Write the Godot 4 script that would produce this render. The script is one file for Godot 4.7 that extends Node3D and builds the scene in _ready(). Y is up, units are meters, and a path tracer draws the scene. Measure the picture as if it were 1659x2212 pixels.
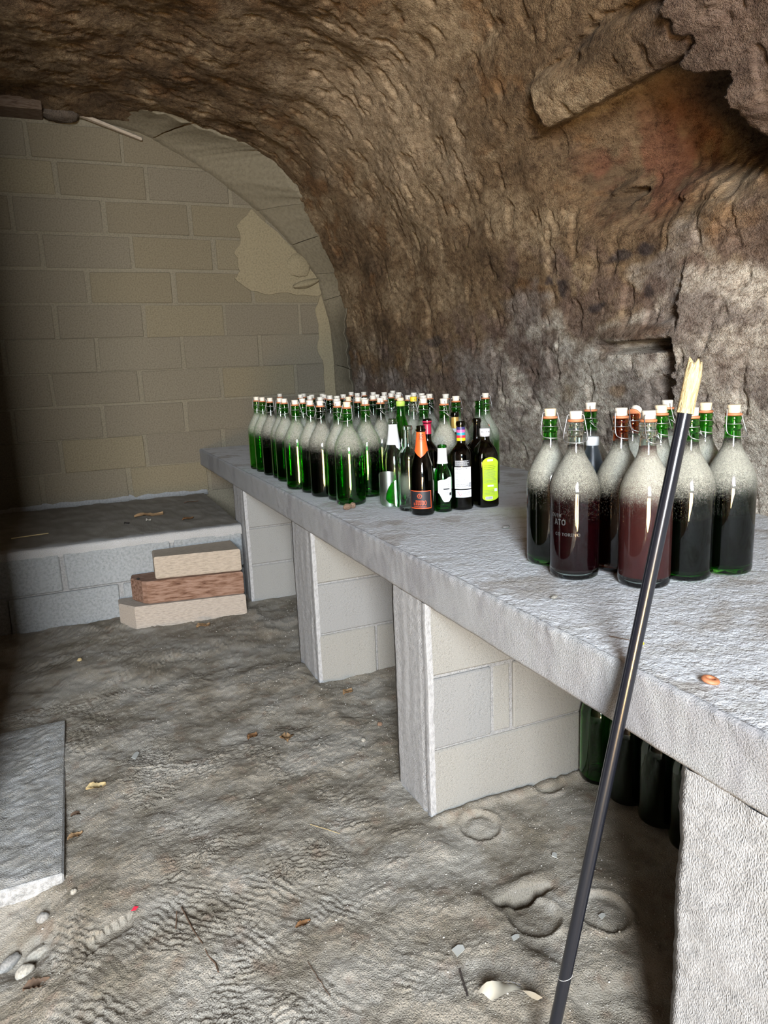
extends Node3D
# A vaulted rock cellar: block wall at the far end, a concrete bench along the right wall with old bottles on it.
# Axes: x to the right towards the bench, -z along the bench to the block wall, floor at y = 0.

const SLAB_Y := 0.700          # top of the bench
const SLAB_X := 0.732          # its front face
const SLAB_T := 0.112          # its thickness
const BACK_Z := -4.867         # face of the block wall
const CROWN_Z := -4.60         # where the rock vault meets the cement fillet in front of the block wall
const DOOR_Z := 2.20           # inner face of the front wall behind the photographer

var M := {}                    # materials by name
var used := {}                 # names given out so far
var n_big := FastNoiseLite.new()
var n_mid := FastNoiseLite.new()
var n_small := FastNoiseLite.new()
var n_tone := FastNoiseLite.new()
var n_cell := FastNoiseLite.new()
var vault_x := PackedFloat32Array()
var vault_y := PackedFloat32Array()
var vault_nx := PackedFloat32Array()
var vault_ny := PackedFloat32Array()
const VAULT_STEP := 0.01


func _ready() -> void:
	# ---- camera
	var cam := Camera3D.new()
	cam.name = "camera"
	add_child(cam)
	cam.position = Vector3(0, 1.1559, 0)
	var yaw := 0.4005
	var pitch := 0.1954
	var roll := -0.0418
	var fwd := Vector3(sin(yaw) * cos(pitch), -sin(pitch), -cos(yaw) * cos(pitch))
	var right := Vector3(cos(yaw), 0, sin(yaw))
	var up := right.cross(fwd)
	var r2 := right * cos(roll) + up * sin(roll)
	var u2 := up * cos(roll) - right * sin(roll)
	cam.basis = Basis(r2, u2, -fwd)
	cam.keep_aspect = Camera3D.KEEP_HEIGHT
	cam.fov = 71.64
	cam.near = 0.05
	cam.far = 200.0
	cam.current = true
	# ---- sky, daylight through the doorway behind the photographer, exposure
	var env := Environment.new()
	env.background_mode = Environment.BG_SKY
	var sky := Sky.new()
	var sm := ProceduralSkyMaterial.new()
	sm.sky_top_color = Color(0.46, 0.62, 0.86)
	sm.sky_horizon_color = Color(0.86, 0.90, 0.95)
	sm.ground_bottom_color = Color(0.45, 0.42, 0.37)
	sm.ground_horizon_color = Color(0.72, 0.72, 0.70)
	sm.sky_energy_multiplier = 3.0
	sm.ground_energy_multiplier = 1.0
	sky.sky_material = sm
	env.sky = sky
	env.tonemap_mode = Environment.TONE_MAPPER_LINEAR
	env.tonemap_exposure = 1.0
	env.sdfgi_enabled = true
	env.ssao_enabled = true
	env.ssil_enabled = true
	var we := WorldEnvironment.new()
	we.name = "environment"
	we.environment = env
	add_child(we)
	var day := AreaLight3D.new()
	day.name = "daylight_in_doorway"
	day.area_size = Vector2(1.15, 1.75)
	day.light_color = Color(0.93, 0.965, 1.0)
	day.light_energy = 82.0
	day.area_range = 12.0
	day.shadow_enabled = true
	day.position = Vector3(-0.92, 1.88, DOOR_Z - 0.03)
	day.rotation = Vector3(deg_to_rad(-34), 0, 0)
	add_child(day)
	# sunlit ground in front of the doorway throws warm light upwards into the vault
	var ground := AreaLight3D.new()
	ground.name = "light_off_sunlit_ground"
	ground.area_size = Vector2(1.15, 0.9)
	ground.light_color = Color(1.0, 0.83, 0.57)
	ground.light_energy = 34.0
	ground.area_range = 12.0
	ground.shadow_enabled = true
	ground.position = Vector3(-0.92, 0.06, DOOR_Z - 0.02)
	ground.rotation = Vector3(deg_to_rad(44), 0, 0)
	add_child(ground)

	setup_noise()
	setup_materials()
	# ---- the setting
	setup_vault()
	build_floor()
	build_vault()
	build_back_wall()
	build_front_wall()
	# ---- masonry things
	build_bench()
	build_low_bench()
	build_footing()
	build_timbers()
	# ---- bottles
	build_bottles()
	build_mixed_bottles()
	# ---- small things
	build_pole()
	build_small_things()


# ------------------------------------------------------------------ naming and tagging
func numbered(called: String) -> String:
	if not used.has(called):
		used[called] = 0
		return called
	used[called] += 1
	return "%s_%03d" % [called, used[called]]


func tag(o: Node, label: String, category: String, group := "") -> void:
	o.set_meta("label", label)
	o.set_meta("category", category)
	if group != "":
		o.set_meta("group", group)


func thing(called: String, at: Vector3, turn: float, label: String, category: String, group := "") -> Node3D:
	var o := Node3D.new()
	o.name = numbered(called)
	add_child(o)
	o.position = at
	o.rotation.y = turn
	tag(o, label, category, group)
	return o


func mesh_node(called: String, mesh: Mesh, mat: Material, parent: Node = null) -> MeshInstance3D:
	var o := MeshInstance3D.new()
	o.mesh = mesh
	o.material_override = mat
	if parent == null or parent == self:
		o.name = numbered(called)
		add_child(o)
	else:
		o.name = called
		var k := 0
		while parent.has_node(NodePath(o.name)):
			k += 1
			o.name = "%s_%03d" % [called, k]
		parent.add_child(o, true)
	return o


func structure(called: String, mesh: Mesh, mat: Material, label: String) -> MeshInstance3D:
	var o := mesh_node(called, mesh, mat)
	o.set_meta("kind", "structure")
	o.set_meta("label", label)
	o.set_meta("category", called.get_slice("_", 0))
	return o


# ------------------------------------------------------------------ shapes
class Shape:
	var v := PackedVector3Array()
	var n := PackedVector3Array()
	var uv := PackedVector2Array()
	var c := PackedColorArray()
	var idx := PackedInt32Array()

	func tri_flat(a: Vector3, b: Vector3, d: Vector3) -> void:   # clockwise from outside
		var k := v.size()
		var m := (d - a).cross(b - a).normalized()
		for p: Vector3 in [a, b, d]:
			v.append(p)
			n.append(m)
			uv.append(Vector2(p.x, p.y))
		idx.append_array(PackedInt32Array([k, k + 1, k + 2]))

	func quad_flat(a: Vector3, b: Vector3, d: Vector3, e: Vector3) -> void:   # a, b, d, e clockwise
		tri_flat(a, b, d)
		tri_flat(a, d, e)

	func poly_flat(pts: Array, centre: Vector3) -> void:   # a convex face turned away from centre
		var a: Vector3 = pts[0]
		var b: Vector3 = pts[1]
		var d: Vector3 = pts[2]
		var out: bool = (d - a).cross(b - a).dot(a - centre) > 0.0
		for k in range(1, pts.size() - 1):
			if out:
				tri_flat(a, pts[k], pts[k + 1])
			else:
				tri_flat(a, pts[k + 1], pts[k])

	func grid(p: PackedVector3Array, nu: int, nv: int, flip := false, t := PackedVector2Array(), col := PackedColorArray()) -> void:
		var k := v.size()
		var nn := PackedVector3Array()
		nn.resize(p.size())
		var ii := PackedInt32Array()
		ii.resize((nu - 1) * (nv - 1) * 6)
		var w := 0
		for i in nu - 1:
			for j in nv - 1:
				var a := i * nv + j
				var b := a + nv
				var d := a + 1
				var e := b + 1
				if flip:
					var s := b
					b = d
					d = s
				var pa := p[a]
				var pe := p[e]
				var m1 := (p[d] - pa).cross(p[b] - pa)
				var m2 := (p[b] - pe).cross(p[d] - pe)
				nn[a] += m1
				nn[b] += m1 + m2
				nn[d] += m1 + m2
				nn[e] += m2
				ii[w] = k + a
				ii[w + 1] = k + b
				ii[w + 2] = k + d
				ii[w + 3] = k + b
				ii[w + 4] = k + e
				ii[w + 5] = k + d
				w += 6
		for q in nn.size():
			nn[q] = nn[q].normalized()
		v.append_array(p)
		n.append_array(nn)
		idx.append_array(ii)
		if t.size() == p.size():
			uv.append_array(t)
		else:
			var z := PackedVector2Array()
			z.resize(p.size())
			uv.append_array(z)
		if col.size() == p.size():
			c.append_array(col)

	func lathe(prof: PackedVector2Array, segs: int, at := Vector3.ZERO, wrap_normals := true) -> void:
		# prof: (radius, height) from the bottom up the outside; closed round the axis
		var nv := segs + 1
		var p := PackedVector3Array()
		var t := PackedVector2Array()
		var y0 := prof[0].y
		var y1 := y0
		for q in prof:
			y0 = minf(y0, q.y)
			y1 = maxf(y1, q.y)
		for q in prof:
			for j in nv:
				var f := TAU * j / segs
				p.append(at + Vector3(q.x * sin(f), q.y, q.x * cos(f)))
				t.append(Vector2(float(j) / segs, 1.0 - (q.y - y0) / maxf(y1 - y0, 1e-6)))
		var k := n.size()
		grid(p, prof.size(), nv, false, t)
		if wrap_normals:
			for i in prof.size():
				var a := k + i * nv
				var b := a + segs
				var m := (n[a] + n[b]).normalized()
				n[a] = m
				n[b] = m

	func tube(pts: PackedVector3Array, rad: float, sides := 6, closed_ends := true) -> void:
		var p := PackedVector3Array()
		var nv := sides + 1
		var side := Vector3.UP
		for i in pts.size():
			var d := (pts[mini(i + 1, pts.size() - 1)] - pts[maxi(i - 1, 0)]).normalized()
			if absf(d.dot(side)) > 0.95:
				side = Vector3.RIGHT if absf(d.x) < 0.9 else Vector3.FORWARD
			var s := (side - d * side.dot(d)).normalized()
			side = s
			var q := d.cross(s)
			for j in nv:
				var f := TAU * j / sides
				p.append(pts[i] + (s * cos(f) + q * sin(f)) * rad)
		grid(p, pts.size(), nv, true)
		if closed_ends:
			for e in [0, pts.size() - 1]:
				var ring := []
				for j in sides:
					ring.append(p[e * nv + j])
				var o: int = mini(e + 1, pts.size() - 1) if e == 0 else e - 1
				poly_flat(ring, pts[o])

	func mesh() -> ArrayMesh:
		var a := []
		a.resize(Mesh.ARRAY_MAX)
		a[Mesh.ARRAY_VERTEX] = v
		a[Mesh.ARRAY_NORMAL] = n
		if uv.size() == v.size():
			a[Mesh.ARRAY_TEX_UV] = uv
		if c.size() == v.size():
			a[Mesh.ARRAY_COLOR] = c
		a[Mesh.ARRAY_INDEX] = idx
		var m := ArrayMesh.new()
		m.add_surface_from_arrays(Mesh.PRIMITIVE_TRIANGLES, a)
		return m


# a box with chamfered edges whose corners are a little out of true
func rough_box(size: Vector3, ch: float, jit: float, rng: RandomNumberGenerator, at := Vector3.ZERO) -> Shape:
	var s := Shape.new()
	var h := size * 0.5
	var cor := {}
	for x in [-1, 1]:
		for y in [-1, 1]:
			for z in [-1, 1]:
				var b := Vector3(x * h.x, y * h.y, z * h.z) + Vector3(rng.randf_range(-jit, jit), rng.randf_range(-jit, jit), rng.randf_range(-jit, jit)) + at
				var e := ch * rng.randf_range(0.7, 1.3)
				cor[[x, y, z, 0]] = b + Vector3(0, -y * e, -z * e)
				cor[[x, y, z, 1]] = b + Vector3(-x * e, 0, -z * e)
				cor[[x, y, z, 2]] = b + Vector3(-x * e, -y * e, 0)
	for ax in 3:
		for sg in [-1, 1]:
			var face := []
			for k in [[-1, -1], [1, -1], [1, 1], [-1, 1]]:
				var key := [0, 0, 0, ax]
				key[ax] = sg
				key[(ax + 1) % 3] = k[0]
				key[(ax + 2) % 3] = k[1]
				face.append(cor[key])
			s.poly_flat(face, at)
	for ax in 3:                                   # edges along axis ax
		var u := (ax + 1) % 3
		var w := (ax + 2) % 3
		for a in [-1, 1]:
			for b in [-1, 1]:
				var q := []
				for k in [[-1, u], [-1, w], [1, w], [1, u]]:
					var key := [0, 0, 0, k[1]]
					key[ax] = k[0]
					key[u] = a
					key[w] = b
					q.append(cor[key])
				s.poly_flat(q, at)
	for x in [-1, 1]:
		for y in [-1, 1]:
			for z in [-1, 1]:
				s.poly_flat([cor[[x, y, z, 0]], cor[[x, y, z, 1]], cor[[x, y, z, 2]]], at)
	return s


# an upright prism on a convex footprint (x, z), its edges broken by a chamfer
func prism(foot: PackedVector2Array, y0: float, y1: float, ch: float) -> Shape:
	var s := Shape.new()
	var mid := Vector2.ZERO
	for q in foot:
		mid += q / foot.size()
	var centre := Vector3(mid.x, (y0 + y1) / 2, mid.y)
	var rings := []
	for lev in [[y0, ch], [y0 + ch, 0.0], [y1 - ch, 0.0], [y1, ch]]:
		var ring := []
		for q in foot:
			var d := (q - mid)
			var r: Vector2 = mid + d * (1.0 - lev[1] / maxf(d.length(), 0.001))
			ring.append(Vector3(r.x, lev[0], r.y))
		rings.append(ring)
	for k in 3:
		for i in foot.size():
			var j := (i + 1) % foot.size()
			s.poly_flat([rings[k][i], rings[k][j], rings[k + 1][j], rings[k + 1][i]], centre)
	s.poly_flat(rings[3], centre)
	s.poly_flat(rings[0], centre)
	return s


# a rounded pebble
func pebble(size: Vector3, seed_: int, rings := 7, segs := 10) -> Shape:
	var s := Shape.new()
	var nz := FastNoiseLite.new()
	nz.seed = seed_
	nz.frequency = 0.9
	var p := PackedVector3Array()
	for i in rings + 1:
		var la := PI * (float(i) / rings - 0.5)
		for j in segs + 1:
			var lo := TAU * (j % segs) / segs
			var d := Vector3(cos(la) * sin(lo), sin(la), cos(la) * cos(lo))
			var k := 1.0 + 0.28 * nz.get_noise_3dv(d * 1.4)
			p.append(d * k * size * 0.5)
	s.grid(p, rings + 1, segs + 1)
	return s


func smooth_profile(pts: PackedVector2Array, per := 5) -> PackedVector2Array:
	var out := PackedVector2Array()
	for i in pts.size() - 1:
		var a := pts[maxi(i - 1, 0)]
		var b := pts[i]
		var c := pts[i + 1]
		var d := pts[mini(i + 2, pts.size() - 1)]
		for k in per:
			out.append(b.cubic_interpolate(c, a, d, float(k) / per))
	out.append(pts[pts.size() - 1])
	return out


# lettering bent round an upright cylinder of the given radius (radius 0: flat, facing +z)
func lettering(words: String, tall: float, wide: float, radius: float, turn: float, y: float, serif := false, upright := false) -> Mesh:
	var tm := TextMesh.new()
	var f := SystemFont.new()
	f.font_names = PackedStringArray(["Droid Serif" if serif else "Droid Sans"])
	f.font_weight = 700
	tm.font = f
	tm.text = words
	tm.font_size = 48
	tm.pixel_size = 0.01
	tm.depth = 0.0
	tm.curve_step = 2.0
	var arr := tm.get_mesh_arrays()
	var v: PackedVector3Array = arr[Mesh.ARRAY_VERTEX]
	if v.is_empty():
		return tm
	var lo := v[0]
	var hi := v[0]
	for q in v:
		lo = lo.min(q)
		hi = hi.max(q)
	var out := PackedVector3Array()
	var nn := PackedVector3Array()
	for q in v:
		var a := ((q.x - lo.x) / maxf(hi.x - lo.x, 1e-6) - 0.5) * wide
		var b := ((q.y - lo.y) / maxf(hi.y - lo.y, 1e-6) - 0.5) * tall
		if upright:
			var s := a
			a = -b
			b = s
		if radius > 0.0:
			var t := turn + a / radius
			out.append(Vector3(sin(t) * radius, y + b, cos(t) * radius))
			nn.append(Vector3(sin(t), 0, cos(t)))
		else:
			out.append(Vector3(turn + a, y + b, 0))
			nn.append(Vector3(0, 0, 1))
	var arrays := []
	arrays.resize(Mesh.ARRAY_MAX)
	arrays[Mesh.ARRAY_VERTEX] = out
	arrays[Mesh.ARRAY_NORMAL] = nn
	arrays[Mesh.ARRAY_INDEX] = arr[Mesh.ARRAY_INDEX]
	var m := ArrayMesh.new()
	m.add_surface_from_arrays(Mesh.PRIMITIVE_TRIANGLES, arrays)
	return m


# a patch of paper on a cylinder; the shape's edges may follow curves: lo and hi give the lower and upper edge for t from 0 to 1
func wrap_patch(radius: float, a0: float, a1: float, lo: Callable, hi: Callable, cols := 24, rows := 3) -> Shape:
	var s := Shape.new()
	var p := PackedVector3Array()
	for i in rows + 1:
		for j in cols + 1:
			var t := float(j) / cols
			var a := lerpf(a0, a1, t)
			var y := lerpf(lo.call(t), hi.call(t), float(i) / rows)
			p.append(Vector3(sin(a) * radius, y, cos(a) * radius))
	s.grid(p, rows + 1, cols + 1)
	return s


func same(y: float) -> Callable:
	return func(_t: float) -> float: return y


# a flat shape of paper with a little thickness, given by its outline in the xy plane facing +z
func flat_outline(pts: PackedVector2Array, thick: float) -> Shape:
	var s := Shape.new()
	var tris := Geometry2D.triangulate_polygon(pts)
	for k in range(0, tris.size(), 3):
		var a := pts[tris[k]]
		var b := pts[tris[k + 1]]
		var d := pts[tris[k + 2]]
		if (b - a).cross(d - a) > 0.0:
			var e := b
			b = d
			d = e
		s.tri_flat(Vector3(a.x, a.y, thick), Vector3(b.x, b.y, thick), Vector3(d.x, d.y, thick))
		s.tri_flat(Vector3(a.x, a.y, 0), Vector3(d.x, d.y, 0), Vector3(b.x, b.y, 0))
	for i in pts.size():
		var a := pts[i]
		var b := pts[(i + 1) % pts.size()]
		s.quad_flat(Vector3(a.x, a.y, 0), Vector3(a.x, a.y, thick), Vector3(b.x, b.y, thick), Vector3(b.x, b.y, 0))
	return s


# ------------------------------------------------------------------ materials
func setup_noise() -> void:
	var k := 11
	for q: FastNoiseLite in [n_big, n_mid, n_small, n_tone, n_cell]:
		q.seed = k
		k += 7
		q.noise_type = FastNoiseLite.TYPE_SIMPLEX_SMOOTH
		q.fractal_type = FastNoiseLite.FRACTAL_FBM
	n_big.frequency = 1.3
	n_big.fractal_octaves = 3
	n_mid.frequency = 6.0
	n_mid.fractal_octaves = 4
	n_small.frequency = 24.0
	n_small.fractal_octaves = 4
	n_small.fractal_gain = 0.6
	n_tone.frequency = 2.6
	n_tone.fractal_octaves = 5
	n_tone.fractal_gain = 0.6
	n_cell.noise_type = FastNoiseLite.TYPE_CELLULAR
	n_cell.fractal_type = FastNoiseLite.FRACTAL_NONE
	n_cell.frequency = 7.0
	n_cell.cellular_return_type = FastNoiseLite.RETURN_CELL_VALUE


func noise_picture(seed_: int, freq: float, octaves: int, stops: Array, size := 1024, cellular := false, gain := 0.55) -> NoiseTexture2D:
	var q := FastNoiseLite.new()
	q.seed = seed_
	q.frequency = freq
	q.noise_type = FastNoiseLite.TYPE_CELLULAR if cellular else FastNoiseLite.TYPE_SIMPLEX_SMOOTH
	q.fractal_type = FastNoiseLite.FRACTAL_FBM
	q.fractal_octaves = octaves
	q.fractal_gain = gain
	var t := NoiseTexture2D.new()
	t.noise = q
	t.width = size
	t.height = size
	t.seamless = true
	t.seamless_blend_skirt = 0.15
	if stops.size():
		var g := Gradient.new()
		var offs := PackedFloat32Array()
		var cols := PackedColorArray()
		for s in stops:
			offs.append(s[0])
			cols.append(s[1])
		g.offsets = offs
		g.colors = cols
		t.color_ramp = g
	return t


func grey(v: float) -> Color:
	return Color(v, v, v)


func lin(r: float, g: float, b: float) -> Color:      # a linear reflectance as the sRGB colour that albedo_color takes
	return (Color(r, g, b) * 0.78).linear_to_srgb()


func solid(called: String, albedo: Color, rough: float, tex: Texture2D = null, bump: Texture2D = null, bump_cm := 0.0, scale := Vector3.ONE, world := true) -> StandardMaterial3D:
	var m := StandardMaterial3D.new()
	m.resource_name = called
	m.albedo_color = albedo
	m.roughness = rough
	m.metallic_specular = 0.3
	m.albedo_texture = tex
	if bump:
		m.heightmap_enabled = true
		m.heightmap_texture = bump
		m.heightmap_scale = bump_cm
	if tex or bump:
		m.uv1_triplanar = true
		m.uv1_world_triplanar = world
		m.uv1_scale = scale
		m.uv1_triplanar_sharpness = 4.0
	M[called] = m
	return m


func glass(called: String, tint: Color, rough := 0.02) -> StandardMaterial3D:
	var m := StandardMaterial3D.new()
	m.resource_name = called
	m.albedo_color = Color(tint.r, tint.g, tint.b, 0.0)
	m.roughness = rough
	m.metallic_specular = 0.42
	m.refraction_enabled = true
	m.refraction_scale = 0.05
	M[called] = m
	return m


func glossy(called: String, albedo: Color, rough: float) -> StandardMaterial3D:
	var m := StandardMaterial3D.new()
	m.resource_name = called
	m.albedo_color = albedo
	m.roughness = rough
	M[called] = m
	return m


func setup_materials() -> void:
	var speck := noise_picture(3, 0.16, 3, [[0.0, grey(0.62)], [0.35, grey(0.86)], [0.6, grey(0.92)], [1.0, grey(1.0)]])
	var mottled := noise_picture(5, 0.022, 6, [[0.0, grey(0.58)], [0.4, grey(0.82)], [0.62, grey(0.94)], [1.0, grey(1.0)]], 1024, false, 0.68)
	var soft := noise_picture(6, 0.03, 6, [[0.0, grey(0.74)], [0.4, grey(0.89)], [0.62, grey(0.95)], [1.0, grey(1.0)]], 1024, false, 0.72)
	var rock_tone := noise_picture(8, 0.009, 8, [[0.0, Color(0.30, 0.27, 0.25)], [0.2, Color(0.56, 0.52, 0.48)], [0.38, Color(0.80, 0.76, 0.72)], [0.55, Color(0.90, 0.88, 0.85)], [0.8, Color(1, 0.98, 0.95)], [1.0, Color(1, 1, 1)]], 1024, false, 0.86)
	var rock_h := noise_picture(21, 0.035, 6, [], 1024, false, 0.66)
	var fine_h := noise_picture(31, 0.13, 4, [])
	var pit_h := noise_picture(33, 0.09, 3, [[0.0, grey(0.1)], [0.3, grey(0.75)], [0.6, grey(0.9)], [1.0, grey(1.0)]], 512)
	var streak_h := noise_picture(41, 0.045, 5, [], 512, false, 0.6)
	var wood_tone := noise_picture(51, 0.02, 5, [[0.0, Color(0.45, 0.34, 0.27)], [0.3, Color(0.78, 0.70, 0.62)], [0.6, Color(0.95, 0.90, 0.84)], [1.0, Color(1, 0.97, 0.92)]], 512, false, 0.6)

	solid("rock", lin(1, 1, 1), 0.95, rock_tone, rock_h, 0.46, Vector3(3.0, 3.0, 1.9)).vertex_color_use_as_albedo = true
	var grain := noise_picture(61, 0.11, 4, [], 1024, false, 0.7)
	grain.as_normal_map = true
	grain.bump_strength = 7.0
	var rock: StandardMaterial3D = M.rock
	rock.normal_enabled = true
	rock.normal_texture = grain
	rock.normal_scale = 1.2
	solid("dirt", lin(1, 1, 1), 0.96, speck, fine_h, 0.17, Vector3(1.6, 1.6, 1.6)).vertex_color_use_as_albedo = true
	solid("slab", lin(1, 1, 1), 0.9, speck, fine_h, 0.06, Vector3(2.0, 2.0, 2.0)).vertex_color_use_as_albedo = true
	for k2 in ["dirt", "slab"]:
		var gm: StandardMaterial3D = M[k2]
		gm.normal_enabled = true
		gm.normal_texture = grain
		gm.normal_scale = 0.35
	var crust_h := noise_picture(71, 0.028, 6, [], 1024, false, 0.70)
	solid("screed", lin(1, 1, 1), 0.92, speck, crust_h, 0.32, Vector3(2.0, 2.0, 2.0)).vertex_color_use_as_albedo = true
	solid("plaster", lin(0.42, 0.42, 0.415), 0.92, soft, fine_h, 0.16, Vector3(2.2, 1.3, 2.2))
	var k := 0
	for c in [[0.320, 0.320, 0.302], [0.298, 0.298, 0.286], [0.328, 0.320, 0.288], [0.310, 0.310, 0.298]]:
		solid("pier_block_%d" % k, lin(c[0], c[1], c[2]), 0.94, speck, pit_h, 0.22, Vector3(1.9, 1.9, 1.9))
		k += 1
	solid("pier_mortar", lin(0.36, 0.36, 0.35), 0.95, soft, fine_h, 0.3, Vector3(2, 2, 2))
	k = 0
	for c in [[0.205, 0.172, 0.112], [0.190, 0.160, 0.108], [0.218, 0.184, 0.120], [0.196, 0.168, 0.120], [0.204, 0.176, 0.126], [0.190, 0.163, 0.118]]:
		solid("wall_block_%d" % k, lin(c[0], c[1], c[2]), 0.95, soft, pit_h, 0.06, Vector3(2.6, 2.6, 2.6))
		k += 1
	solid("wall_mortar", lin(0.265, 0.232, 0.165), 0.95, soft, fine_h, 0.3, Vector3(2.4, 2.4, 2.4))
	solid("cement_fillet", lin(0.235, 0.203, 0.14), 0.9, soft, fine_h, 0.10, Vector3(1.3, 1.3, 1.3))
	solid("cream_plaster", lin(0.31, 0.262, 0.165), 0.92, soft, fine_h, 0.2, Vector3(2.2, 2.2, 2.2))
	solid("low_block", lin(0.31, 0.325, 0.325), 0.94, soft, fine_h, 0.16, Vector3(1.8, 1.8, 1.8))
	solid("footing", lin(0.42, 0.42, 0.405), 0.92, mottled, fine_h, 0.2, Vector3(2, 2, 2))
	solid("old_wood", lin(0.20, 0.165, 0.14), 0.9, wood_tone, streak_h, 0.4, Vector3(1.2, 14, 9))
	solid("timber_pale", lin(0.45, 0.375, 0.29), 0.9, soft, streak_h, 0.12, Vector3(0.8, 4, 4))
	solid("timber_red", lin(0.29, 0.20, 0.165), 0.88, wood_tone, streak_h, 0.3, Vector3(0.9, 5, 5))
	solid("timber_grey", lin(0.43, 0.37, 0.305), 0.92, soft, streak_h, 0.15, Vector3(1.0, 5, 5))
	solid("broken_wood", lin(0.78, 0.70, 0.44), 0.8, wood_tone, streak_h, 0.2, Vector3(26, 3, 26), false)
	solid("stone_pale", lin(0.52, 0.48, 0.40), 0.85, mottled, fine_h, 0.15, Vector3(6, 6, 6))
	solid("stone_grey", lin(0.40, 0.385, 0.35), 0.9, mottled, fine_h, 0.15, Vector3(6, 6, 6))
	solid("stone_brown", lin(0.16, 0.125, 0.095), 0.9, mottled, rock_h, 0.4, Vector3(4, 4, 4))
	solid("walnut", lin(0.46, 0.29, 0.19), 0.85, mottled, fine_h, 0.3, Vector3(9, 9, 9))
	solid("grit", lin(0.43, 0.40, 0.345), 0.85)
	solid("dry_leaf", lin(0.17, 0.085, 0.035), 0.8)
	solid("dry_leaf_pale", lin(0.26, 0.16, 0.08), 0.8)
	solid("twig", lin(0.11, 0.07, 0.045), 0.85)
	solid("straw", lin(0.42, 0.32, 0.16), 0.8)
	solid("paper", lin(0.50, 0.455, 0.36), 0.85)
	solid("red_scrap", lin(0.62, 0.03, 0.06), 0.6)
	solid("bark", lin(0.055, 0.045, 0.04), 0.9, mottled, fine_h, 0.3, Vector3(8, 8, 8))

	glass("green_glass", Color(0.33, 0.74, 0.26))
	glass("dark_green_glass", Color(0.19, 0.46, 0.19))
	glass("bright_green_glass", Color(0.38, 0.82, 0.27))
	glass("light_green_glass", Color(0.54, 0.86, 0.42))
	glass("clear_glass", Color(0.93, 0.97, 0.95))
	glass("amber_glass", Color(0.72, 0.38, 0.12))
	glass("olive_glass", Color(0.30, 0.31, 0.08))
	glass("brown_black_glass", Color(0.24, 0.22, 0.10))
	glass("vivid_green_glass", Color(0.25, 0.85, 0.28))
	glossy("wine_black", lin(0.003, 0.002, 0.003), 0.4).metallic_specular = 0.05
	glossy("wine_red", lin(0.012, 0.0012, 0.0022), 0.4).metallic_specular = 0.05
	glossy("wine_cloudy", lin(0.075, 0.018, 0.017), 0.5).metallic_specular = 0.05
	glossy("porcelain", lin(0.74, 0.67, 0.56), 0.4)
	glossy("cream_stopper", lin(0.76, 0.62, 0.42), 0.45)
	glossy("white_plastic", lin(0.80, 0.81, 0.82), 0.4)
	glossy("rubber_orange", lin(0.50, 0.18, 0.075), 0.6)
	glossy("yellow_cap", lin(0.85, 0.55, 0.03), 0.5)
	glossy("lime_cap", lin(0.42, 0.62, 0.10), 0.5)
	var steel := glossy("wire", lin(0.42, 0.41, 0.40), 0.42)
	steel.metallic = 0.85
	glossy("black_print", lin(0.018, 0.018, 0.018), 0.6)
	glossy("glass_relief", lin(0.06, 0.06, 0.06), 0.15)
	glossy("grey_print", lin(0.16, 0.16, 0.17), 0.6)
	glossy("label_black", lin(0.014, 0.014, 0.018), 0.5)
	glossy("label_white", lin(0.80, 0.80, 0.80), 0.55)
	glossy("label_grey", lin(0.68, 0.70, 0.72), 0.5)
	glossy("label_orange", lin(0.88, 0.115, 0.025), 0.45)
	glossy("label_lime", lin(0.52, 0.74, 0.02), 0.5)
	glossy("foil_orange", lin(0.90, 0.125, 0.022), 0.38)
	glossy("foil_burgundy", lin(0.38, 0.015, 0.055), 0.32)
	glossy("foil_white", lin(0.78, 0.79, 0.79), 0.35)
	glossy("foil_silver", lin(0.70, 0.73, 0.74), 0.35)
	var gold := glossy("foil_gold", lin(0.62, 0.38, 0.10), 0.35)
	gold.metallic = 0.5
	for s in [["navy", 0.045, 0.04, 0.16], ["pink", 0.80, 0.12, 0.33], ["teal", 0.02, 0.32, 0.42], ["red", 0.72, 0.025, 0.05], ["yellow", 0.90, 0.66, 0.01]]:
		glossy("stripe_" + s[0], lin(s[1], s[2], s[3]), 0.4)
	var pole := glossy("black_tube", lin(0.007, 0.008, 0.012), 0.22)
	pole.metallic_specular = 0.6
	glossy("cobweb", lin(0.6, 0.6, 0.58), 0.7)
	var film := glass("white_film", Color(0.86, 0.91, 0.97), 0.35)
	film.refraction_scale = 0.03
	glass("frosted_shard", Color(0.86, 0.94, 0.86), 0.22)
	glossy("glass_flake", lin(0.40, 0.40, 0.365), 0.35)
	for j in 3:
		dust_film("dust_%d" % j, 100 + j, [1.0, 0.8, 1.15][j])


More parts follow.
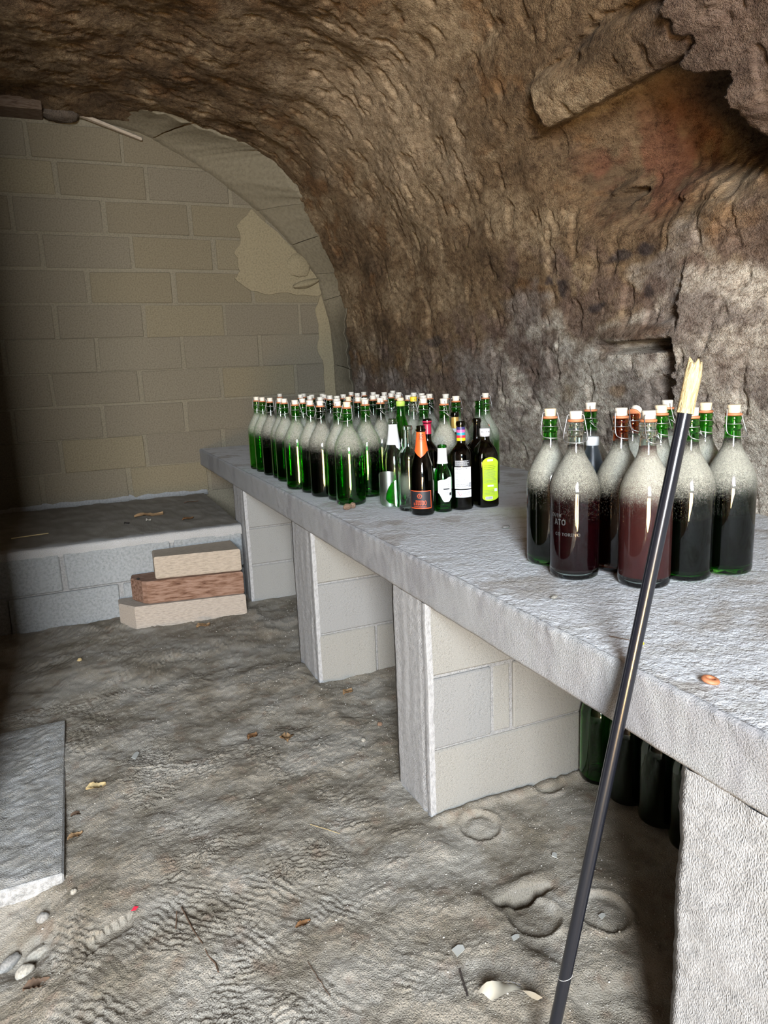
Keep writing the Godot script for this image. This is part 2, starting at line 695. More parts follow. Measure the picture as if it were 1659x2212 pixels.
# Settled dust as it lies on the bottles' shoulders: separate grains and clumps, thinning out below where they no longer hold.
func dust_film(called: String, seed_: int, much: float) -> void:
	var w := 900
	var h := 400
	var rng := RandomNumberGenerator.new()
	rng.seed = seed_
	var clump := FastNoiseLite.new()
	clump.seed = seed_
	clump.frequency = 0.028
	clump.fractal_octaves = 4
	var data := PackedByteArray()
	data.resize(w * h * 4)
	var k := 0
	for y in h:
		var t := float(y) / (h - 1)               # 0 at the neck, 1 on the straight side
		for x in w:
			var q := 0.5 + 0.28 * clump.get_noise_2d(x, y * 1.2)
			var edge := smoothstep(0.02, 0.24, t + 0.08 * (q - 0.5)) * (1.0 - smoothstep(0.36, 0.80, t - 0.10 * (q - 0.5)))
			var chance := clampf((0.74 * edge + 0.04 * (1.0 - t)) * (0.55 + 0.7 * q) * much, 0.0, 0.97)
			var a := 0.0
			if rng.randf() < chance:
				a = rng.randf_range(0.42, 0.80)
			elif rng.randf() < 0.006:
				a = 0.6
			else:
				a = 0.30 * chance
			var b := rng.randf_range(0.85, 1.0)
			data[k] = int(194 * b)
			data[k + 1] = int(193 * b)
			data[k + 2] = int(178 * b)
			data[k + 3] = int(255 * a)
			k += 4
	var m := StandardMaterial3D.new()
	m.resource_name = called
	m.albedo_texture = ImageTexture.create_from_image(Image.create_from_data(w, h, false, Image.FORMAT_RGBA8, data))
	m.transparency = BaseMaterial3D.TRANSPARENCY_ALPHA
	m.roughness = 0.95
	m.metallic_specular = 0.1
	M[called] = m


# ------------------------------------------------------------------ the vault
const VAULT_PTS: Array[Vector2] = [
	Vector2(1.86, -0.10), Vector2(1.84, 0.40), Vector2(1.82, 0.70), Vector2(1.79, 1.0), Vector2(1.77, 1.3), Vector2(1.755, 1.55),
	Vector2(1.70, 1.85), Vector2(1.58, 2.06), Vector2(1.47, 2.24), Vector2(1.36, 2.40), Vector2(1.20, 2.51), Vector2(1.0, 2.58),
	Vector2(0.75, 2.64), Vector2(0.5, 2.69), Vector2(0.2, 2.72), Vector2(-0.2, 2.70), Vector2(-0.6, 2.62), Vector2(-1.0, 2.45),
	Vector2(-1.3, 2.2), Vector2(-1.5, 1.8), Vector2(-1.6, 1.3), Vector2(-1.65, 0.7), Vector2(-1.7, -0.1)]
const LEDGE_S := 1.75          # where the wall is taken to turn into the vault (metres up along the section)


func setup_vault() -> void:
	var carry := 0.0
	for i in VAULT_PTS.size() - 1:
		var a := VAULT_PTS[i]
		var b := VAULT_PTS[i + 1]
		var l := a.distance_to(b)
		var d := (b - a) / l
		while carry < l:
			var q := a + d * carry
			vault_x.append(q.x)
			vault_y.append(q.y)
			carry += VAULT_STEP
		carry -= l
	var n := vault_x.size()
	var sx := vault_x.duplicate()
	var sy := vault_y.duplicate()
	for i in n:                                   # round the corners of the section
		var wx := 0.0
		var wy := 0.0
		var w := 0.0
		for k in range(-12, 13):
			var j := clampi(i + k, 0, n - 1)
			wx += sx[j]
			wy += sy[j]
			w += 1.0
		vault_x[i] = wx / w
		vault_y[i] = wy / w
	for i in n:
		var a := maxi(i - 3, 0)
		var b := mini(i + 3, n - 1)
		var t := Vector2(vault_x[b] - vault_x[a], vault_y[b] - vault_y[a]).normalized()
		vault_nx.append(-t.y)
		vault_ny.append(t.x)


func vault_at(s: float) -> Vector4:               # x, y and the normal into the room
	var f := clampf(s / VAULT_STEP, 0.0, vault_x.size() - 1.001)
	var i := int(f)
	var t := f - i
	return Vector4(lerpf(vault_x[i], vault_x[i + 1], t), lerpf(vault_y[i], vault_y[i + 1], t), lerpf(vault_nx[i], vault_nx[i + 1], t), lerpf(vault_ny[i], vault_ny[i + 1], t))


func step01(a: float, b: float, x: float) -> float:
	return smoothstep(a, b, x)


func blob(s: float, z: float, cs: float, cz: float, rs: float, rz: float) -> float:
	var a := (s - cs) / rs
	var b := (z - cz) / rz
	return 1.0 - smoothstep(0.55, 1.0, sqrt(a * a + b * b))


# how far the rock stands out from the plain section at (s, z); positive is into the room
func rock_relief(s: float, z: float, p: Vector3) -> float:
	var big := n_big.get_noise_3d(p.x, p.y, p.z)
	var mid := n_mid.get_noise_3d(p.x, p.y, p.z * 0.55)
	var small := n_small.get_noise_3d(p.x, p.y, p.z * 0.6)
	var lift := smoothstep(0.9, 2.2, s)
	var d := big * lerpf(0.03, 0.055, lift) + mid * lerpf(0.008, 0.0095, lift) + small * 0.0058
	d -= 0.010 * smoothstep(0.18, 0.42, n_mid.get_noise_3d(p.x + 9.0, p.y * 0.8, p.z * 1.4))      # flaked patches
	if z < -2.6:
		return d
	var s2 := s + 0.05 * mid + 0.012 * small
	var z2 := z + 0.06 * mid + 0.014 * small
	# niche in the wall: a flat stone over it, its right side broken, its left side running out into the wall
	var side := lerpf(-1.40, -1.56, clampf((s - 1.72) / 0.40, 0.0, 1.0)) + 0.05 * n_small.get_noise_2d(s * 0.4, 3.0) + 0.06 * n_mid.get_noise_2d(s * 1.6, 7.0)
	var inside := (1.0 - smoothstep(side - 0.012, side + 0.012, z)) * smoothstep(-2.42, -1.72, z2)
	var tall := smoothstep(1.66, 1.86, s2) * (1.0 - smoothstep(2.078, 2.092, s + 0.006 * small))
	d -= 0.22 * inside * tall
	d += 0.075 * smoothstep(side - 0.01, side + 0.02, z) * smoothstep(1.80, 1.90, s2)
	# the lintel stone
	var stone := smoothstep(-2.185, -2.165, z + 0.01 * small) * (1.0 - smoothstep(side - 0.03, side + 0.02, z)) * smoothstep(2.082, 2.098, s + 0.006 * small) * (1.0 - smoothstep(2.19, 2.30, s2))
	d += (0.060 - 0.5 * absf(s - 2.12) * float(s < 2.12)) * stone - mid * 0.02 * stone
	d -= 0.022 * blob(s2, z2, 2.262, -1.85, 0.022, 0.36)
	# the wall near the pole stands out with a broken edge; a slot runs into it under a thin flat stone
	var edge := -1.722 + 0.03 * n_small.get_noise_2d(s * 0.5, 1.0) + 0.02 * n_small.get_noise_2d(s * 1.4, 5.0)
	var out := smoothstep(edge - 0.008, edge + 0.008, z)
	d += 0.055 * out * smoothstep(0.95, 1.10, s) * (1.0 - smoothstep(1.37, 1.60, s2 + 0.25 * (z + 1.72)))
	var reach := smoothstep(-2.17, -1.80, z) * (1.0 - out)
	d += 0.045 * reach * smoothstep(1.322, 1.334, s + 0.012 * mid) * (1.0 - smoothstep(1.36, 1.41, s2))
	d -= 0.17 * reach * smoothstep(1.285, 1.298, s + 0.010 * mid) * (1.0 - smoothstep(1.322, 1.334, s + 0.012 * mid))
	d -= 0.022 * (1.0 - out) * smoothstep(-1.9, -1.73, z) * smoothstep(1.08, 1.14, s) * (1.0 - smoothstep(1.26, 1.29, s))
	# holes and pits
	d -= 0.055 * blob(s2, z2, 1.800, -2.04, 0.022, 0.05)
	d += 0.022 * blob(s2, z2, 1.835, -2.06, 0.02, 0.055)
	d -= 0.02 * blob(s2, z2, 1.20, -1.79, 0.035, 0.03)
	d -= 0.018 * blob(s2, z2, 1.72, -1.62, 0.03, 0.05)
	d += 0.03 * blob(s2, z2, 1.76, -1.80, 0.03, 0.06)
	return d


# the colour of the plaster, rock and stains, with painted niche shade, at (s, z); linear reflectance
func rock_colour(s: float, z: float, p: Vector3) -> Color:
	var a := n_tone.get_noise_3d(p.x, p.y, p.z * 0.6)
	var b := n_tone.get_noise_3d(p.x * 1.7 + 20.0, p.y * 1.4, p.z * 0.9)
	var f := n_mid.get_noise_3d(p.x + 31.0, p.y, p.z)
	var c := Color(0.255, 0.180, 0.108).lerp(Color(0.41, 0.318, 0.208), smoothstep(0.0, 0.32, a))
	c = c.lerp(Color(0.125, 0.085, 0.052), smoothstep(0.04, 0.42, -a + 0.25 * f) * 0.85)
	c = c.lerp(Color(0.27, 0.15, 0.068), smoothstep(0.16, 0.4, b) * 0.6)
	# a paler ragged patch high on the vault
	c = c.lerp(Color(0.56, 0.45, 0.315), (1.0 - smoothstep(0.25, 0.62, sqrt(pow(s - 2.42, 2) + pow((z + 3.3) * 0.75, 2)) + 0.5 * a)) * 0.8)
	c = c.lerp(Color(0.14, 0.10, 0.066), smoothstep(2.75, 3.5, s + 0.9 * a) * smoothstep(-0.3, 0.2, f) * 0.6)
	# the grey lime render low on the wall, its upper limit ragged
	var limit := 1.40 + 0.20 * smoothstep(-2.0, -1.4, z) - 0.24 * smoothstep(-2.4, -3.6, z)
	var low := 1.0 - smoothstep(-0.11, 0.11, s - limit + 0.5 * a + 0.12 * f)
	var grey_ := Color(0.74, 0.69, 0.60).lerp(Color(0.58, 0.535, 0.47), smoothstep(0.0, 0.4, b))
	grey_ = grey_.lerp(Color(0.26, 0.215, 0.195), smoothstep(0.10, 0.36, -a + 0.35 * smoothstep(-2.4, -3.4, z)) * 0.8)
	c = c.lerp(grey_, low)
	# purple-brown rock showing between the two
	var between := smoothstep(-0.42, -0.05, s - limit + 0.4 * b) * (1.0 - smoothstep(0.05, 0.34, s - limit + 0.4 * b))
	c = c.lerp(Color(0.205, 0.145, 0.125), between * smoothstep(-0.25, 0.25, f + a) * 0.75)
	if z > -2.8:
		# a darker mauve-brown tone beside the niche, then the niche itself
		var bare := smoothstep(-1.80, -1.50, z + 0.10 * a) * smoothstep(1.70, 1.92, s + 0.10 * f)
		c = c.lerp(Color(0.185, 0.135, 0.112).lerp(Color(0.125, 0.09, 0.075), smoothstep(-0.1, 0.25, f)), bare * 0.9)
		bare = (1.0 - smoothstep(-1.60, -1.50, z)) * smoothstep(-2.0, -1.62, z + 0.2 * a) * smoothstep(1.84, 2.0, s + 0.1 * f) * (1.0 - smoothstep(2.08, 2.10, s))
		c = c.lerp(Color(0.105, 0.082, 0.066), bare * 0.85)  # shade in the depth of the niche, painted into the rock colour
		var q := 0.16 * a + 0.05 * f
		var red := (1.0 - smoothstep(0.05, 0.30, sqrt(pow((s - 1.87) * 1.15, 2) + pow((z + 1.93) * 0.85, 2)) + q)) * 0.8 * smoothstep(-0.32, 0.12, a * 0.6 + f)
		c = c.lerp(Color(0.205, 0.088, 0.052), red)
		for k in [[1.622, -1.895, 0.035, 0.05], [1.608, -2.02, 0.022, 0.07], [1.495, -1.853, 0.03, 0.035], [1.465, -2.12, 0.02, 0.06], [1.548, -2.319, 0.05, 0.045], [1.57, -2.40, 0.03, 0.03]]:
			c = c.lerp(Color(0.075, 0.06, 0.058), blob(s + 0.03 * f, z + 0.05 * f, k[0], k[1], k[2], k[3]) * 0.9)
		c = c.lerp(Color(0.17, 0.10, 0.06), blob(s + 0.01 * f, z, 1.355, -1.93, 0.035, 0.24) * 0.8)
		c = c.lerp(Color(0.30, 0.19, 0.10), blob(s + 0.02 * f, z, 1.16, -2.02, 0.03, 0.06) * 0.7)
		c = c.lerp(Color(0.17, 0.13, 0.085), blob(s + 0.05 * f, z + 0.03 * f, 1.95, -1.66, 0.15, 0.16) * 0.6)
	c = c.lerp(Color(0.09, 0.075, 0.07), blob(s + 0.02 * f, z + 0.05 * f, 1.403, -3.42, 0.035, 0.10) * 0.8)
	return c


func spans(stops: Array) -> PackedFloat32Array:    # [from, step, from, step, ..., to]: lines with changing spacing
	var out := PackedFloat32Array()
	for k in range(0, stops.size() - 1, 2):
		var a: float = stops[k]
		var st: float = stops[k + 1]
		var b: float = stops[k + 2]
		var n := maxi(1, int(round((b - a) / st)))
		for i in n:
			out.append(lerpf(a, b, float(i) / n))
	out.append(stops[stops.size() - 1])
	return out


func rock_sheet(ss: PackedFloat32Array, zs: PackedFloat32Array) -> Mesh:
	var p := PackedVector3Array()
	var col := PackedColorArray()
	p.resize(ss.size() * zs.size())
	col.resize(p.size())
	var k := 0
	for s in ss:
		var q := vault_at(s)
		for z in zs:
			var base := Vector3(q.x, q.y, z)
			var d := rock_relief(s, z, base)
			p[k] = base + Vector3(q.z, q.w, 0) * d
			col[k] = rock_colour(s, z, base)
			k += 1
	var sh := Shape.new()
	sh.grid(p, ss.size(), zs.size(), false, PackedVector2Array(), col)
	return sh.mesh()


func build_vault() -> void:
	var zs := spans([CROWN_Z - 0.30, 0.02, CROWN_Z, 0.0085, -2.5, 0.0065, -1.28, 0.03, -0.8, 0.08, DOOR_Z])
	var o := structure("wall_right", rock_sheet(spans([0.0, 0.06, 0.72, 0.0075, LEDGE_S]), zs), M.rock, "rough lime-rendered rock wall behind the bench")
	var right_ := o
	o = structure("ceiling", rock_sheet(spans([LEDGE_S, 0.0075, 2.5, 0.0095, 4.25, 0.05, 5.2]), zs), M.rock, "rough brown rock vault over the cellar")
	zs = spans([CROWN_Z - 0.30, 0.08, DOOR_Z])
	var l := structure("wall_left", rock_sheet(spans([5.2, 0.05, 7.8]), zs), M.rock, "rough rock wall outside the view on the left")
	# the hill's rock behind the three faces
	var rng := RandomNumberGenerator.new()
	rng.seed = 2
	mesh_node("rock_mass", rough_box(Vector3(0.6, 3.6, 7.6), 0.02, 0.0, rng, Vector3(2.42, 1.5, -1.4)).mesh(), M.stone_grey, right_)
	mesh_node("rock_mass", rough_box(Vector3(5.2, 0.6, 7.6), 0.02, 0.0, rng, Vector3(0.1, 3.32, -1.4)).mesh(), M.stone_grey, o)
	structure("wall_side_added", rough_box(Vector3(0.3, 2.9, 2.70), 0.02, 0.004, rng, Vector3(-0.80, 1.40, -3.55)).mesh(), M.stone_brown, "added dark side wall beyond the pier, unseen, to cut bounced light")  # added wall out of view, dark to swallow bounced light
	mesh_node("rock_mass", rough_box(Vector3(0.6, 3.6, 7.6), 0.02, 0.0, rng, Vector3(-2.25, 1.5, -1.4)).mesh(), M.stone_grey, l)


# ------------------------------------------------------------------ the floor
func ring_mark(x: float, z: float, cx: float, cz: float, r: float) -> float:   # the print of a bottle's foot
	var d := sqrt((x - cx) * (x - cx) + (z - cz) * (z - cz))
	var h := -0.007 * (1.0 - smoothstep(r - 0.006, r + 0.004, d)) + 0.004 * exp(-pow((d - r - 0.006) / 0.006, 2))
	return h + 0.004 * (1.0 - smoothstep(r * 0.35, r * 0.8, d))


func floor_height(x: float, z: float) -> float:
	var big := n_big.get_noise_2d(x * 1.6, z * 1.6)
	var mid := n_mid.get_noise_2d(x * 1.2, z * 1.2)
	var small := n_small.get_noise_2d(x * 1.6, z * 1.6)
	var h := 0.014 * big + 0.007 * mid + 0.0024 * small
	# trodden soles: patches of ridges, each patch with its own direction
	var wx := x + 0.02 * mid
	var wz := z + 0.025 * n_mid.get_noise_2d(x * 1.1 + 5.0, z * 1.1)
	var cell := n_cell.get_noise_2d(wx * 0.75, wz * 0.5)
	var turn := cell * 0.55 - 0.40
	var along := wz * cos(turn) + wx * sin(turn)
	var across := wx * cos(turn) - wz * sin(turn)
	var pitch := 0.0118 + 0.005 * absf(cell)
	var wave := sin(TAU * (along / pitch + 0.30 * sin(across * 21.0 + cell * 20.0) + 0.35 * small + 0.2 * mid))
	var ridge := pow(0.5 + 0.5 * wave, 1.6)
	var trod := smoothstep(-0.28, 0.12, n_big.get_noise_2d(x * 1.5 + 40.0, z * 1.1)) * (1.0 - smoothstep(0.35, 0.75, x - 0.25 * mid))
	if cell > 0.45:
		ridge = maxf(ridge, pow(0.5 + 0.5 * sin(TAU * across / 0.019), 2.0))
	h += 0.0040 * trod * (ridge - 0.4) * (0.45 + 0.9 * smoothstep(-0.2, 0.3, n_mid.get_noise_2d(x * 0.8 + 3.0, z * 0.8)))
	if z > -1.75 and x > 0.55:
		h += ring_mark(x, z, 0.83, -1.415, 0.05) + ring_mark(x, z, 0.775, -1.10, 0.055) + ring_mark(x, z, 0.915, -1.045, 0.055) + ring_mark(x, z, 1.09, -1.50, 0.05)
		h -= 0.045 * (1.0 - smoothstep(0.3, 1.0, sqrt(pow((x - 0.79 - 0.4 * (z + 1.17)) / 0.085, 2) + pow((z + 1.165) / 0.022, 2))))
		h += 0.012 * exp(-(pow((x - 0.80) / 0.08, 2) + pow((z + 1.20) / 0.02, 2)))
	h += 0.010 * exp(-pow((x - 0.70 - 0.02 * mid) / 0.03, 2)) * smoothstep(-0.1, 0.3, big)
	# the ground falls away in front of the footing, with a hollow that holds stones
	h -= 0.055 * smoothstep(-1.80, -1.60, z) * (1.0 - smoothstep(-0.30, -0.06, x)) * (1.0 - smoothstep(-1.1, -0.9, z) * 0.4)
	h -= 0.030 * exp(-(pow((x + 0.235) / 0.06, 2) + pow((z + 1.53) / 0.05, 2)))
	# a cleated print
	if x < 0.02 and x > -0.15 and z > -1.56 and z < -1.40:
		var v := z + 1.475 + 0.4 * (x + 0.062)
		var teeth := absf(fposmod((x + 0.062) * 62.0, 1.0) - 0.5) * 0.030
		var in_it := (1.0 - smoothstep(0.045, 0.052, absf(x + 0.062)))
		h -= 0.011 * in_it * smoothstep(-0.022 + teeth - 0.004, -0.022 + teeth, v) * (1.0 - smoothstep(0.012, 0.03, v))
	# dirt banks up a little against the masonry
	h += 0.012 * smoothstep(0.03, 0.0, absf(z + 1.489)) * smoothstep(0.7, 0.76, x)
	return h


func build_floor() -> void:
	var xs := spans([-1.8, 0.12, -0.62, 0.0075, -0.28, 0.0040, 0.72, 0.0055, 1.0, 0.010, 1.32, 0.06, 1.92])
	var zs := spans([-4.95, 0.12, -3.75, 0.011, -2.75, 0.0058, -2.2, 0.0040, -0.74, 0.05, 0.0, 0.12, 2.6])
	var p := PackedVector3Array()
	var col := PackedColorArray()
	p.resize(xs.size() * zs.size())
	col.resize(p.size())
	var k := 0
	for x in xs:
		for z in zs:
			p[k] = Vector3(x, floor_height(x, z), z)
			var a := n_tone.get_noise_2d(x * 1.3, z * 1.3)
			var b := n_mid.get_noise_2d(x * 2.0 + 7.0, z * 2.0)
			var c := Color(0.345, 0.305, 0.24).lerp(Color(0.40, 0.365, 0.305), smoothstep(0.0, 0.3, a))
			c = c.lerp(Color(0.25, 0.212, 0.16), smoothstep(0.05, 0.4, -a + 0.3 * b))
			c = c.lerp(Color(0.27, 0.19, 0.135), smoothstep(0.3, 0.55, b) * 0.4)
			col[k] = c
			k += 1
	var sh := Shape.new()
	sh.grid(p, xs.size(), zs.size(), true, PackedVector2Array(), col)
	structure("floor", sh.mesh(), M.dirt, "trodden earth floor with shoe prints")
	# grit: tiny stones scattered over the near ground
	var rng := RandomNumberGenerator.new()
	rng.seed = 77
	var mm := MultiMesh.new()
	mm.transform_format = MultiMesh.TRANSFORM_3D
	mm.mesh = pebble(Vector3.ONE, 4, 4, 6).mesh()
	var places: Array[Transform3D] = []
	for i in 16000:
		var x := rng.randf_range(-0.5, 1.25)
		var z := rng.randf_range(-3.5, -0.75)
		if rng.randf() > 0.25 + 0.75 * smoothstep(0.2, 0.8, x):
			continue
		if (z < -1.50 and z > -1.71 or z < -2.43 and z > -2.69 or z < -3.56) and x > 0.72 or x < -0.15 and z < -1.72:
			continue
		var r := rng.randf_range(0.0007, 0.0022) * (2.0 if rng.randf() < 0.04 else 1.0)
		var t := Transform3D(Basis.from_euler(Vector3(0, rng.randf() * TAU, 0)).scaled(Vector3(r * rng.randf_range(1.0, 1.7), r, r)), Vector3(x, floor_height(x, z) + r * 0.15, z))
		places.append(t)
	mm.instance_count = places.size()
	for i in places.size():
		mm.set_instance_transform(i, places[i])
	var g := MultiMeshInstance3D.new()
	g.name = "loose_grit"
	g.multimesh = mm
	g.material_override = M.grit
	g.set_meta("kind", "stuff")
	tag(g, "fine pale grit strewn over the earth floor", "grit")
	add_child(g)


# ------------------------------------------------------------------ the block wall at the end
const ARCH: Array[Vector2] = [Vector2(1.715, 0.70), Vector2(1.715, 1.02), Vector2(1.713, 1.22), Vector2(1.695, 1.484), Vector2(1.65, 1.65), Vector2(1.60, 1.83), Vector2(1.45, 2.01), Vector2(1.228, 2.22), Vector2(1.008, 2.38), Vector2(0.862, 2.47), Vector2(0.718, 2.546), Vector2(0.567, 2.622), Vector2(0.36, 2.668), Vector2(0.10, 2.68)]
const OUTER: Array[Vector2] = [Vector2(1.760, 0.70), Vector2(1.752, 1.02), Vector2(1.725, 1.18), Vector2(1.712, 1.49), Vector2(1.765, 1.68), Vector2(1.728, 1.80), Vector2(1.605, 2.04), Vector2(1.515, 2.225), Vector2(1.435, 2.295), Vector2(1.292, 2.485), Vector2(1.13, 2.545), Vector2(0.72, 2.645), Vector2(0.40, 2.71), Vector2(0.06, 2.735)]


func build_back_wall() -> void:
	var rng := RandomNumberGenerator.new()
	rng.seed = 5
	var sh := rough_box(Vector3(4.0, 3.4, 0.25), 0.002, 0.0, rng, Vector3(0.05, 1.4, BACK_Z - 0.125))
	var wall := structure("wall_back", sh.mesh(), M.wall_mortar, "concrete block wall closing the end of the vault")
	var pitch := 0.205
	# one entry per course from the top: [first joint seen, pitch along the course, open joint under the course]
	var rows := [[-0.08, 0.52, 0], [0.05, 0.512, 0], [0.296, 0.508, 0], [-0.072, 0.507, 0], [0.157, 0.510, 0], [-0.048, 0.513, 1], [0.165, 0.516, 1], [-0.115, 0.517, 0], [0.157, 0.510, 1], [-0.111, 0.505, 2], [-0.241, 0.512, 0]]
	for r in rows.size():
		var y1: float = 2.4555 + pitch - pitch * r
		var y0 := y1 - pitch
		var low := 0.008 if rows[r][2] == 0 else 0.0025
		var high := 0.008 if r == 0 or rows[r - 1][2] == 0 else 0.0
		var x: float = rows[r][0] - rows[r][1] * 4.0
		while x < 1.72:
			var a: float = x + rng.randf_range(0.008, 0.016)
			var b: float = x + rows[r][1] - rng.randf_range(0.008, 0.016)
			x += rows[r][1]
			b = minf(b, 1.705)
			if b < -1.6 or b - a < 0.06:
				continue
			a = maxf(a, -1.62)
			if (y0 + y1) * 0.5 > 2.0 and a > 1.5:
				continue
			var size := Vector3(b - a, y1 - y0 - low - high - rng.randf_range(0.0, 0.006) * float(rows[r][2] == 0), 0.05)
			var blk := rough_box(size, 0.0035, 0.0035, rng, Vector3((a + b) / 2, y0 + low + size.y / 2, BACK_Z - 0.020 + rng.randf_range(-0.0015, 0.0015)))
			mesh_node("block", blk.mesh(), M["wall_block_%d" % (rng.randi_range(0, 3) if r < 5 else rng.randi_range(2, 5))], wall)
	# skim of cream plaster against the foot of the arch
	var edge := PackedVector2Array([Vector2(1.20, 2.235), Vector2(1.10, 2.12), Vector2(1.12, 2.03), Vector2(1.07, 1.95), Vector2(1.10, 1.84), Vector2(1.06, 1.80), Vector2(1.12, 1.74), Vector2(1.24, 1.70), Vector2(1.36, 1.71), Vector2(1.52, 1.69), Vector2(1.66, 1.70), Vector2(1.64, 1.80), Vector2(1.44, 2.02)])
	var patch := mesh_node("plaster_patch", flat_outline(wobble(edge, 0.012, 4, 3), 0.012).mesh(), M.cream_plaster, wall)
	patch.position.z = BACK_Z + 0.001
	edge = PackedVector2Array([Vector2(1.66, 1.70), Vector2(1.60, 1.60), Vector2(1.62, 1.45), Vector2(1.60, 1.32), Vector2(1.645, 1.20), Vector2(1.64, 1.0), Vector2(1.655, 0.72), Vector2(1.73, 0.72), Vector2(1.73, 1.30), Vector2(1.71, 1.50), Vector2(1.68, 1.66)])
	patch = mesh_node("plaster_patch", flat_outline(wobble(edge, 0.008, 5, 3), 0.010).mesh(), M.cream_plaster, wall)
	patch.position.z = BACK_Z + 0.001
	var bulge := mesh_node("plaster_bulge", pebble(Vector3(0.17, 0.15, 0.05), 12, 14, 20).mesh(), M.cream_plaster, wall)
	bulge.position = Vector3(1.50, 1.885, BACK_Z + 0.012)
	bulge = mesh_node("plaster_bulge", pebble(Vector3(0.20, 0.05, 0.07), 14, 14, 20).mesh(), M.cream_plaster, wall)
	bulge.position = Vector3(1.545, 1.765, BACK_Z + 0.02)
	bulge.rotation.z = 0.25
	# a mortar skirt where the wall meets the low bench
	var pts := PackedVector3Array()
	var prof := [Vector2(0.0, 0.035), Vector2(0.010, 0.020), Vector2(0.024, 0.007), Vector2(0.045, 0.0)]
	for i in 60:
		var x := lerpf(-1.5, 0.76, i / 59.0)
		var w := 1.0 + 0.5 * n_mid.get_noise_2d(x * 1.5, 3.0)
		for q: Vector2 in prof:
			pts.append(Vector3(x, 0.395 + q.y * w, BACK_Z + 0.002 + q.x * w))
	var sk := Shape.new()
	sk.grid(pts, 60, 4, false)
	mesh_node("mortar_skirt", sk.mesh(), M.pier_mortar, wall)

	# cement fillet between the block wall and the vault, cast in lengths
	var fillet := Node3D.new()
	fillet.name = "trim_1"
	fillet.set_meta("kind", "structure")
	fillet.set_meta("label", "smooth cement fillet between block wall and vault")
	add_child(fillet)
	var arch := smooth_profile(PackedVector2Array(ARCH), 8)
	var outer := smooth_profile(PackedVector2Array(OUTER), 8)
	var cuts := [0, 16, 32, 40, 48, 56, 86, 104]
	var back := [0.0, 0.003, 0.004, 0.001, 0.004, 0.0, 0.004]
	for c in cuts.size() - 1:
		var first: int = cuts[c]
		var last: int = cuts[c + 1]
		var p := PackedVector3Array()
		var nv := 15
		for i in range(first, last + 1):
			var t := float(i)
			if i == first and c > 0:
				t += 0.06
			if i == last and c < cuts.size() - 2:
				t -= 0.06
			var a := sample_line(arch, t)
			var b := sample_line(outer, t)
			var ragged := 0.018 * n_mid.get_noise_2d(t * 0.14, 2.0)
			for j in nv:
				var f := float(j) / (nv - 1)
				var q := a.lerp(b, f)
				var belly := sin(PI * f) * 0.012
				var away := (q - Vector2(0.1, 1.2)).normalized()
				q += away * (belly + back[c] + 0.004 * n_mid.get_noise_2d(t * 0.1, f * 0.5) + (ragged * f))
				var z: float = lerpf(BACK_Z + 0.003, CROWN_Z + 0.025, f) + 0.02 * n_small.get_noise_2d(t * 0.06, 8.0) * f
				if j == 0:
					z -= 0.05
				p.append(Vector3(q.x, q.y, z))
			# the edge turned back into the rock
			var e := p[p.size() - 1]
			var out_ := (Vector2(e.x, e.y) - Vector2(0.1, 1.2)).normalized()
			p.append(e + Vector3(out_.x * 0.05, out_.y * 0.05, -0.008 if first >= 56 else -0.09))
		var fs := Shape.new()
		fs.grid(p, last - first + 1, nv + 1, false)
		mesh_node("cement_length", fs.mesh(), M.cement_fillet, fillet)
	# crown of the arch: a beam end, a rough stone and a lath left in the mortar
	var crown := Node3D.new()
	crown.name = "trim_2"
	crown.set_meta("kind", "structure")
	crown.set_meta("label", "old lintel beam and mortar at the crown of the end wall")
	add_child(crown)
	mesh_node("lintel_beam", rough_box(Vector3(1.2, 0.082, 0.2), 0.006, 0.004, rng, Vector3(-0.578, 2.705, BACK_Z + 0.085)).mesh(), M.old_wood, crown)
	mesh_node("mortar_bed", rough_box(Vector3(1.3, 0.07, 0.26), 0.015, 0.006, rng, Vector3(-0.52, 2.78, BACK_Z + 0.12)).mesh(), M.cream_plaster, crown)
	var st := pebble(Vector3(0.21, 0.075, 0.14), 9, 12, 18)
	var so := mesh_node("stone", st.mesh(), M.stone_brown, crown)
	so.position = Vector3(0.115, 2.682, BACK_Z + 0.06)
	var lath := rough_box(Vector3(0.36, 0.018, 0.03), 0.003, 0.003, rng)
	var lo := mesh_node("lath", lath.mesh(), M.timber_pale, crown)
	lo.position = Vector3(0.385, 2.645, BACK_Z + 0.045)
	lo.rotation = Vector3(0, 0.05, -0.30)


func sample_line(pts: PackedVector2Array, t: float) -> Vector2:
	var i := clampi(int(t), 0, pts.size() - 2)
	return pts[i].lerp(pts[i + 1], t - i)


# an outline with its straight runs broken up
func wobble(pts: PackedVector2Array, much: float, seed_: int, per: int) -> PackedVector2Array:
	var rng := RandomNumberGenerator.new()
	rng.seed = seed_
	var out := PackedVector2Array()
	for i in pts.size():
		for k in per:
			var q := pts[i].lerp(pts[(i + 1) % pts.size()], float(k) / per)
			out.append(q + Vector2(rng.randf_range(-much, much), rng.randf_range(-much, much)) * (0.4 if k == 0 else 1.0))
	return out


